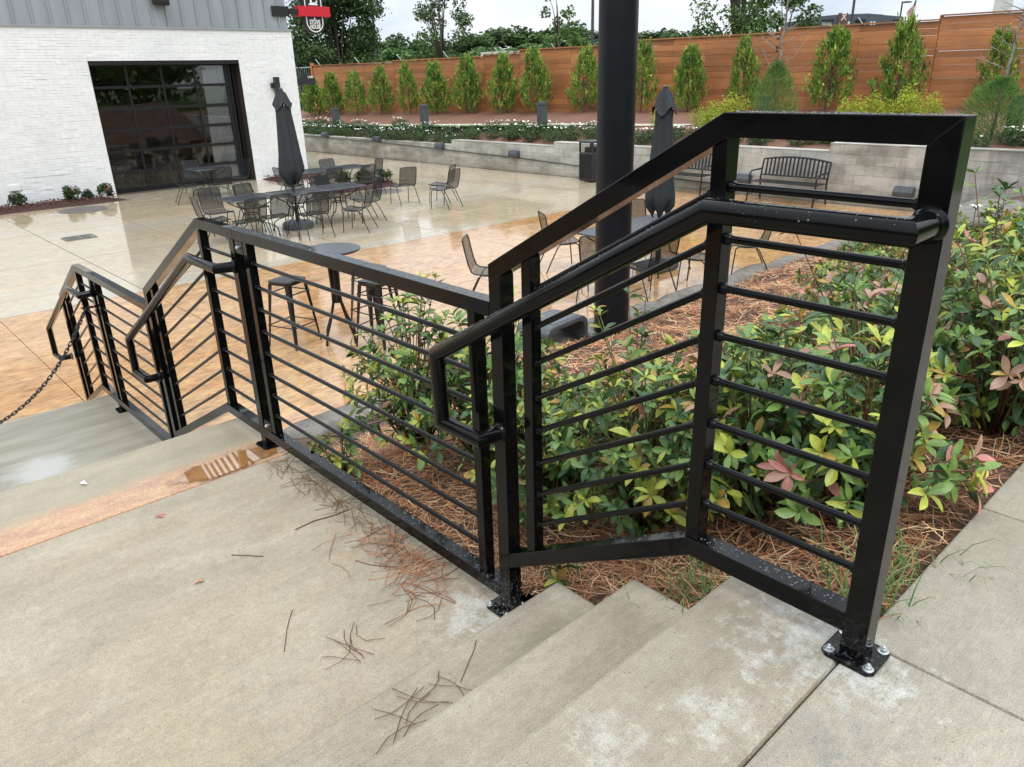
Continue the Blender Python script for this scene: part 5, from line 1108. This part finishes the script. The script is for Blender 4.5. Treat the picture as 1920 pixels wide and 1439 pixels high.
while x < -3.2:
    for row in range(2):
        if x > -11.5 and rs.random() < .45: continue
        xx = x+rs.normal()*.12+row*.35; y = YW+.46+row*.50+rs.normal()*.1+(.25 if x > -20 else 0); z = float(zgar(xx, y))-.02
        fc[row] += 1; t = thing('flowering_shrub', f'low white-flowered shrub, {nth(fc[row])} from the left in the {["front", "back"][row]} row along the wall', 'shrub', (xx, y, z), rs.random()*6, 'white-flowered shrubs along the wall'); s = 1.0+.45*rs.random(); t.scale = (s, s, s*.95)
        k = rs.integers(3); obj('foliage', fm[k], t)
        if not (-10.4 < xx < -7.6): obj('blooms', bm_[rs.integers(3)], t)
    x += .62 if x < -20 else .72
# lime bushes
def bush_mesh(seed, cols, n=1500, size=.05):
    rs = np.random.default_rng(seed); lob = []
    for k in range(13): a = rs.random()*6.28; q = .3*math.sqrt(rs.random()); lob.append(((q*math.cos(a), q*math.sin(a), .28+.5*rs.random()*(1-q)), (.16, .16, .24)))
    return crown('foliage', seed, lob, n, size, cols, .4, .45, .5)
LB = [(.34, .42, .035), (.46, .50, .06), (.24, .32, .03)]; lb = [bush_mesh(41, LB, 2200), bush_mesh(42, LB, 2200)]
for i, (x, y, s, lab) in enumerate([(-12.7, 16.4, .8, 'lime-yellow bush just left of the right umbrella'), (-11.95, 17.0, .62, 'small lime-yellow bush peeking out right of the umbrella'), (-11.2, 16.5, .92, 'round lime-yellow bush right of the right umbrella'), (-10.85, 16.9, .95, 'lime-yellow bush in front of the hidden bollard'), (-7.95, 17.2, .85, 'leftmost lime bush above the nearest top rail'), (-7.5, 17.2, .85, 'second lime bush from left above the nearest top rail'), (-7.0, 17.2, .7, 'small lime bush in the middle above the nearest top rail'), (-6.7, 17.3, .9, 'brightest lime bush above the nearest top rail'), (-6.3, 17.3, .85, 'rightmost lime bush above the nearest top rail'), (-3.9, 16.4, .5, 'pale lime plant by the white flowers at the right edge'), (-14.6, 16.7, .55, 'low lime plant left of the steel column')]):
    z = float(zgar(x, y)); t = thing('lime_bush', lab, 'bush', (x, y, z), i*1.7, 'lime-yellow bushes'); c = obj('foliage', lb[i % 2], t); c.scale = (s*1.05, s*1.05, s*1.18)
# young cypress: feathery green foot, bare grey top
def feather(seed):
    rs = np.random.default_rng(seed); n = 5200; a = rs.random(n)*6.28; z = rs.random(n)**.9; q = np.sqrt(rs.random(n))*.52*np.sin(np.clip(.18+z*.82, 0, 1)*np.pi)**.7; C = np.c_[q*np.cos(a), q*np.sin(a), z]
    d = unit(np.c_[np.cos(a)*.8, np.sin(a)*.8, .5+rs.random(n)*.6]+rs.normal(size=(n, 3))*.4); s = np.cross(d, unit(rs.normal(size=(n, 3)))); s = unit(s)*.004; L_ = (.06+.07*rs.random(n))[:, None]
    V = np.stack([C-s, C+s, C+d*L_+s*.3, C+d*L_-s*.3], 1).reshape(-1, 3); cc = np.array([(.09, .19, .045), (.14, .27, .06), (.19, .33, .08), (.07, .15, .04)])[rs.integers(0, 4, n)]
    return npmesh('foliage', V, np.arange(4*n).reshape(n, 4), 'foliage', np.repeat(cc, 4, 0))
def bare(seed, h, spread, lean):
    rs = np.random.default_rng(seed); m = MB(); m.tube([(0, 0, 0), (lean*.3, 0, h*.4), (lean*.7, .02, h*.75), (lean, 0, h)], [.035, .028, .018, .006], 7)
    for k in range(26):
        t = .36+.62*k/26; a = k*2.39+rs.normal()*.3; p = np.array([lean*t, 0, h*t]); L_ = spread*(1.15-t)*(.7+.6*rs.random()); dd = np.array([math.cos(a), math.sin(a), .45]); q1 = p+dd*L_*.5; q2 = p+dd*L_+np.array([0, 0, .18*L_*rs.normal()])
        m.tube([tuple(p), tuple(q1), tuple(q2)], [.011, .007, .003], 5)
        for j in range(4): f_ = .3+.17*j; b0 = p+dd*L_*f_; e = b0+np.array([math.cos(a+rs.normal()), math.sin(a+rs.normal()), .2+.3*rs.random()])*L_*.35; m.tube([tuple(b0), tuple((b0+e)/2+rs.normal(size=3)*.01), tuple(e)], [.005, .0035, .0015], 4)
    return m
for (x, y, h, fh, fw_, sp, ln, lab, sd_) in [(-9.75, 16.9, 3.75, 1.62, 1.05, .95, .12, 'sapling with bare grey top and feathery green foot, left of the tall hedge trees', 51), (-4.75, 16.6, 3.4, 1.15, 1.25, .9, .22, 'sapling with bare grey top and round feathery bush at the right edge', 52)]:
    z = float(zgar(x, y)); t = thing('cypress_sapling', lab, 'tree', (x, y, z), .6, 'half-bare cypress saplings'); bare(sd_, h, sp, ln).build('trunk', 'pale_bark', t, 2); c = obj('foliage', feather(sd_), t); c.scale = (fw_, fw_, fh); c['kind'] = 'stuff'
# small shrubs in the bark beds
rb = [bush_mesh(61, [(.035, .06, .025), (.05, .085, .03)], 900, .13), bush_mesh(62, [(.04, .07, .025), (.06, .10, .03)], 900, .13)]
def redblooms(seed, n):
    rs = np.random.default_rng(seed); C = np.c_[rs.normal(size=n)*.2, rs.normal(size=n)*.2, .45+.3*rs.random(n)]; V, F = leaf_cards(C, unit(C), .09, rs, .6, .8); return npmesh('blooms', V, F, 'petal_red')
for i, (x, y, s, red, lab) in enumerate([(-21.75, 2.55, .42, 0, 'small dark green shrub leftmost in the bark bed by the brick wall'), (-21.7, 3.75, .45, 30, 'red-flowered shrub in the middle of the bark bed by the brick wall'), (-21.65, 4.1, .3, 0, 'tiny green shrub right of the red-flowered one by the wall'), (-21.7, 4.55, .42, 14, 'shrub with pink-red blooms nearest the glass door'), (-18.15, 8.9, .5, 0, 'low shrub left in the bark bed behind the table pair'), (-18.2, 9.55, .5, 0, 'low shrub in the middle of the bed behind the table pair'), (-18.1, 10.2, .5, 0, 'low shrub right in the bed behind the table pair'), (-17.95, 10.75, .45, 10, 'small red-tinged shrub at the end of the bark bed')]):
    t = thing('low_shrub', lab, 'shrub', (x, y, ZP+.06), i*2.1, 'small shrubs in the bark beds'); c = obj('foliage', rb[i % 2], t); c.scale = (s*1.2, s*1.2, s)
    if red: b = obj('blooms', redblooms(70+i, red), t); b.scale = (s*1.2, s*1.2, s)
# ------------------------------------------------------------------ trees beyond the fence
def tree_parts(seed, h, r, nl, n, size, cols, trunk_h=.35, vase=False, r_t=.14, envelope=None, lob=.22):
    rs = np.random.default_rng(seed); lobes = []; tr = MB(); tr.tube([(0, 0, 0), (.02*h*.3, 0, h*trunk_h*.6), (0, .01*h, h*trunk_h), (0, 0, h*.86)], [r_t, r_t*.8, r_t*.65, r_t*.12], 8)
    for k in range(nl):
        a = rs.random()*6.28; t = rs.random(); z = trunk_h*.75+(1-trunk_h*.75)*t
        if envelope: q = envelope(z)
        else: q = math.sin(min(1, max(.06, (z-trunk_h*.6)/(1.02-trunk_h*.6)))*math.pi)**.6
        q *= (.35+.65*math.sqrt(rs.random())); c = (math.cos(a)*r*q, math.sin(a)*r*q, h*z); s = r*(lob+.16*rs.random()); lobes.append((c, (s, s, s*.75)))
        if k % 2 == 0:
            b = trunk_h*(.75 if vase else .8+.6*t*.9); b = min(b, z-.04); tr.tube([(0, 0, h*b), (c[0]*.45, c[1]*.45, h*(b+(z-b)*.62)), (c[0]*.92, c[1]*.92, c[2])], [r_t*.38, r_t*.22, r_t*.06], 5)
    return tr, crown('crown', seed, lobes, n, size, cols, .6, .6, .35, .35)
def tree(x, y, z, seed, lab, name='tree', group='trees beyond the fence', rot=0, scale=1, **kw):
    tr, cm = tree_parts(seed, **kw); t = thing(name, lab, 'tree', (x, y, z), rot, group); tr.build('trunk', 'bark', t, 2); obj('crown', cm, t); return t
DKG = [(.05, .09, .032), (.066, .115, .036), (.085, .14, .042), (.042, .072, .03)]
tree(-46.5, 26.8, -2.2, 81, 'big dark vase-shaped tree rising behind the fence beside the sign', h=9.6, r=2.5, nl=100, n=30000, size=.23, cols=DKG, trunk_h=.16, vase=True, r_t=.22, lob=.32, envelope=lambda z: .55+.6*math.sin(min(1, (z-.1)/.9)*math.pi))
tree(-53.9, 41.1, -2.2, 82, 'tall airy tree in the middle of the tree line with sky gaps', h=11.0, r=2.6, nl=40, n=5200, size=.24, cols=[(.075, .13, .04), (.10, .17, .05), (.06, .10, .035)], trunk_h=.30, r_t=.22)
tree(-42.0, 42.7, -2.2, 83, 'slim pale green sapling top against the sky left of the column', h=9.4, r=1.5, nl=18, n=1300, size=.24, cols=[(.07, .13, .03), (.10, .17, .04)], trunk_h=.5, r_t=.13)
tree(-27.1, 42.8, -2.2, 84, 'broad leafy tree behind the fence right of the column', h=10.0, r=2.8, nl=60, n=9500, size=.22, cols=[(.075, .13, .04), (.10, .18, .045), (.13, .215, .05)], trunk_h=.32, r_t=.24)
tree(-25.2, 45.0, -2.2, 85, 'lower bright tree leaning out right of the broad leafy tree', h=9.3, r=2.0, nl=26, n=3000, size=.26, cols=[(.06, .11, .03), (.10, .165, .04)], trunk_h=.3, r_t=.18)
ft = [tree_parts(90+k, 1, .42, 34, 5200, .056, [GREEN, DKG, GREEN, LIMEC][k] if k < 3 else [(.10, .17, .05), (.13, .22, .06), (.08, .14, .045)], trunk_h=.15, r_t=.02) for k in range(4)]
ftm = [(a.mesh('trunk', 'bark'), b) for a, b in ft]
line = []
rs = np.random.default_rng(55)
topz = lambda u: np.interp(u, [560, 600, 680, 760, 820, 905, 925, 985, 1040, 1100, 1180, 1240, 1300, 1400, 1500, 1560], [90, 95, 88, 70, 84, 64, 50, 66, 48, 52, 68, 58, 62, 60, 46, 70])
def colpt(u, v, s): d = fw+rt*((u-960)/FPX)-up*((v-719.5)/FPX); return CAM+d*s
us = list(range(560, 1160, 20))+list(range(1180, 1310, 20))+[1480, 1505]
kinds = ['rounded deep green', 'dark dense', 'mid green', 'pale yellow-green']
for i, u in enumerate(us):
    s = [104, 82, 118, 92][i % 4]+rs.normal()*4; v = topz(u)+[0, 16, -2, 22][i % 4]+rs.normal()*3; top = colpt(u, v, s); z0 = -2.3; k = [1, 2, 0, 3][i % 4]
    hh = (top.z-z0)/1.08; t = thing('far_tree', f'{kinds[k]} tree, {nth(i+1)} from the left in the distant tree line', 'tree', (top.x, top.y, z0), rs.random()*6, 'trees of the distant tree line'); wd = hh*(1.35+.35*rs.random())
    for nm, me in zip(('trunk', 'crown'), ftm[k]): o = obj(nm, me, t); o.scale = (wd, wd, hh)
# low scrub just beyond the fence
sm = bush_mesh(95, [(.10, .17, .04), (.14, .22, .05), (.18, .27, .06)], 900, .085)
for i, u in enumerate([570, 610, 660, 715, 740, 790, 850, 905, 950, 1010, 1055, 1095]):
    s = 46+rs.random()*12; p = colpt(u, 104-(u-570)*.03+rs.normal()*4, s); t = thing('scrub_bush', f'yellow-green scrub bush over the fence, {nth(i+1)} from the left', 'bush', (p.x, p.y, -2.25), i, 'scrub just beyond the fence'); c = obj('foliage', sm, t); hh = (p.z+2.25); c.scale = (hh*.95, hh*.95, hh)
# unseen trees behind the camera; side stretches added to darken pane and paint reflections
rs = np.random.default_rng(66); lob = [((9+rs.random()*14, -14+rs.random()*34, .8+rs.random()*4), (2.2, 2.2, 1.8)) for k in range(46)]+[((6+rs.random()*22, 16+rs.random()*24, .8+rs.random()*5), (2.6, 2.6, 2.2)) for k in range(40)]+[((-22+rs.random()*40, -22+rs.random()*8, .5+rs.random()*4), (2.4, 2.4, 2.0)) for k in range(46)]
o = struct('reflection_bank', crown('reflection_bank', 66, lob, 22000, .65, GREEN, .6), None, 'stuff')
# ------------------------------------------------------------------ poles, far building, flag
def lamp_post(x, y, h, arm, label):
    t = thing('light_pole', label, 'light pole', (x, y, -2.2), 0, 'dark street light poles'); MB().tube([(0, 0, 0), (0, 0, h)], [.10, .075], 8).build('pole', 'pole_grey', t, True)
    if arm: MB().box((min(0, arm[0])-.05, min(0, arm[1])-.08, h-.03), (max(0, arm[0])+.05, max(0, arm[1])+.08, h+.07)).build('head', 'pole_grey', t)
p = colpt(697, 12, 55); lamp_post(p.x, p.y, p.z+2.2, (-.45, -.45), 'slim dark light pole right of the big vase-shaped tree')
p = colpt(1112, -30, 40); lamp_post(p.x, p.y, p.z+2.2, None, 'dark light pole just left of the steel column')
p = colpt(1606, -30, 46); lamp_post(p.x, p.y, p.z+2.2, None, 'thick dark pole in front of the distant dark building')
p = colpt(1692, 5, 70); lamp_post(p.x, p.y, p.z+2.2, (.55, .6), 'light pole with arm left of the flag')
fb = thing('far_building', 'distant dark grey flat-roofed building rising over the board fence', 'building', (0, 0, 0))
A = colpt(1537, 40, 110); B = colpt(1700, 36, 110); ax = (B-A); ax.z = 0; ln_ = ax.length; ax.normalize(); ay = Vector((-ax.y, ax.x, 0)); rot = math.atan2(ax.y, ax.x)
root = fb; root.location = (A.x, A.y, -2.3); root.rotation_euler = (0, 0, rot)
def ph(u, v): d = colpt(u, v, 110); q = d-A; return q.dot(ax), d.z+2.3
zr = [ph(1537, 31)[1], ph(1570, 28)[1], ph(1625, 26)[1], ph(1655, 28)[1]]
MB().prism([(0, 0), (0, zr[0]), (ph(1570, 28)[0], zr[1]), (ph(1625, 26)[0], zr[2]), (ph(1655, 28)[0], zr[3]), (ph(1655, 28)[0], 0)], 0, 14).build('wall', 'far_wall', fb)
MB().prism([(ph(1658, 28)[0], 0), (ph(1658, 28)[0], ph(1658, 28)[1]), (ph(1697, 31)[0], ph(1697, 31)[1]), (ph(1697, 31)[0], 0)], .6, 12).build('wall', 'far_wall', fb)
a, z = ph(1570, 26); a2, z2 = ph(1587, 26); MB().box((a, -.25, z-4.0), (a2, -.02, z+.05)).build('sign_panel', 'brown_panel', fb)
cx, cz = ph(1580, 33); m = MB()
for an in (.9, 2.24, 4.0, 5.4): m.tube([(cx, -.3, cz), (cx+.55*math.cos(an), -.3, cz+.6*math.sin(an))], [.12, .07], 4)
m.tube([(cx-.2, -.3, cz+.45), (cx+.25, -.3, cz+.5)], .12, 4); m.build('emblem', 'far_white', fb)
for u0, u1 in ((1541, 1562), (1604, 1622), (1674, 1684)):
    (a, z), (b, _) = ph(u0, 39), ph(u1, 39); MB().box((a, -.5, z-.1), (b, -.01, z+.12)).build('awning', 'sign_black', fb)
for u in (1544, 1548, 1553, 1557, 1575, 1584, 1592, 1634, 1640): a, z = ph(u, 43.5); MB().box((a-.16, -.04, z-.3), (a+.16, -.005, z+.2)).build('window', 'far_white', fb)
t = colpt(1720, -8, 72); fl = thing('flag', 'striped red and white flag drooping from a white pole', 'flag', (t.x, t.y, -2.3)); MB().tube([(0, 0, 0), (0, 0, t.z+2.3)], .05, 8).build('pole', 'far_white', fl, True)
dv = -rt.copy(); dv.z = 0; dv.normalize(); top_ = t.z+2.3-.25; m = MB(); nS = 9
for k in range(nS):
    V = []
    for j in range(9):
        s = j/8; off = dv*(.06+.75*s*math.sin(min(1, s*1.1)*1.57)*.9)+fw*.12*math.sin(s*9+k*.2); zt0 = top_-s*1.25
        for e in (k/nS, (k+1)/nS): V.append((off.x*(1-.35*e), off.y*(1-.35*e), zt0-e*1.05-.12*s*e))
    m.add(V, [(2*j, 2*j+1, 2*j+3, 2*j+2) for j in range(8)], k % 2 if not (k < 5) else k % 2)
m.build('stripes', ['flag_red', 'far_white'], fl, 2)
m = MB(); V = []
for j in range(4):
    s = j/8; off = dv*(.06+.75*s*math.sin(min(1, s*1.1)*1.57)*.9)+fw*(.12*math.sin(s*9)-.03)
    for e in (0, .5): V.append((off.x*(1-.35*e), off.y*(1-.35*e), top_-s*1.25-e*1.05-.12*s*e))
m.add(V, [(2*j, 2*j+1, 2*j+3, 2*j+2) for j in range(3)]); m.build('canton', 'flag_blue', fl, 2)
p = colpt(940, 97, 58); t = thing('box_truck', 'white box top showing over the fence left of the column', 'truck', (p.x, p.y, -2.2)); MB().box((-1.4, -.9, .6), (1.4, .9, p.z+2.2)).build('cargo_box', 'far_white', t); MB().box((1.42, -.8, .5), (2.6, .8, p.z+1.0)).build('cab', 'far_wall', t)
tw = colpt(1888, -25, 90); tag(MB().prism([(-.8, -2), (-.8, tw.z), (.8, tw.z), (.8, -2)], -.8, .8).build('water_tower', 'far_white'), 'pale hazy tower at the top right behind the bare sapling', 'tower').location = (tw.x, tw.y, 0)

# ------------------------------------------------------------------ litter on the concrete
def twig(pts, r, label, name='twig', z=Z1, sub=()):
    m = MB(); m.tube([(a, b, z+r+.001) for a, b in pts], r, 5); o = m.build(name, 'stem_red', None, 2); return tag(o, label, 'twig')
def cluster(x, y, z, n, ln, seed, label, sp=.05):
    rs = np.random.default_rng(seed); t = thing('pine_needle_cluster', label, 'pine needles', (x, y, z+.002))
    for k in range(n):
        a = rs.normal()*.9+.6; px, py = rs.normal(size=2)*sp*.6; L_ = ln*(.6+.5*rs.random()); cv = rs.normal()*.5; P = []
        for s in (-.5, -.2, .1, .5): P.append((px+math.cos(a+cv*s)*L_*s, py+math.sin(a+cv*s)*L_*s, .002+.006*rs.random()))
        MB().tube(P, .0011, 4).build('needle', 'stem_red', t)
twig([(-2.07, -.255), (-2.075, -.17), (-2.055, -.10), (-2.048, -.02)], .0022, 'dark forked twig lying on the landing near the bottom rail')
twig([(-2.085, -.51), (-2.04, -.47), (-1.99, -.428)], .0016, 'short brown twig on the landing below the sediment strip')
twig([(-1.628, -.498), (-1.59, -.53), (-1.544, -.563), (-1.463, -.613)], .0013, 'single bent pine needle lying alone on the landing', 'pine_needle')
twig([(-.925, -.272), (-.90, -.30), (-.862, -.36), (-.832, -.405)], .0012, 'single long pine needle on the lowest tread', 'pine_needle', -.34)
cluster(-1.31, -.45, Z1, 7, .2, 5, 'cluster of brown pine needles on the landing below the handrail end', .045)
cluster(-.855, -.56, -.34, 8, .2, 6, 'cluster of brown pine needles on the lowest tread', .04)
cluster(-.84, -.43, -.34, 3, .17, 7, 'few thin pine needles right of the cluster on the lowest tread', .03)
cluster(-1.3, -.16, Z1, 5, .22, 8, 'loose curved pine needles beside the white stained post foot', .06)
for (x, y, a, k, lab) in [(-2.576, -.626, 1.0, 'leaf_pink', 'fallen reddish leaf on the landing near the sediment strip'), (-2.007, -.687, 1.6, 'leaf_bronze', 'fallen dark curled leaf on the middle of the landing')]:
    o = obj('fallen_leaf', leaf_me[k, 1], None, loc=(x, y, Z1+.006), rotz=a); o.scale = (.06, .06, .06); tag(o, lab, 'leaf')
m = MB(); m.add([(0, 0, .003), (.035, .008, .012), (.04, .022, .006), (.01, .02, .014), (-.012, .012, .004)], [(0, 1, 3), (1, 2, 3), (0, 3, 4)]); o = m.build('paper_scrap', 'paper'); o.location = (-3.113, -.766, Z1); tag(o, 'tiny white paper scrap on the landing edge at left', 'paper')
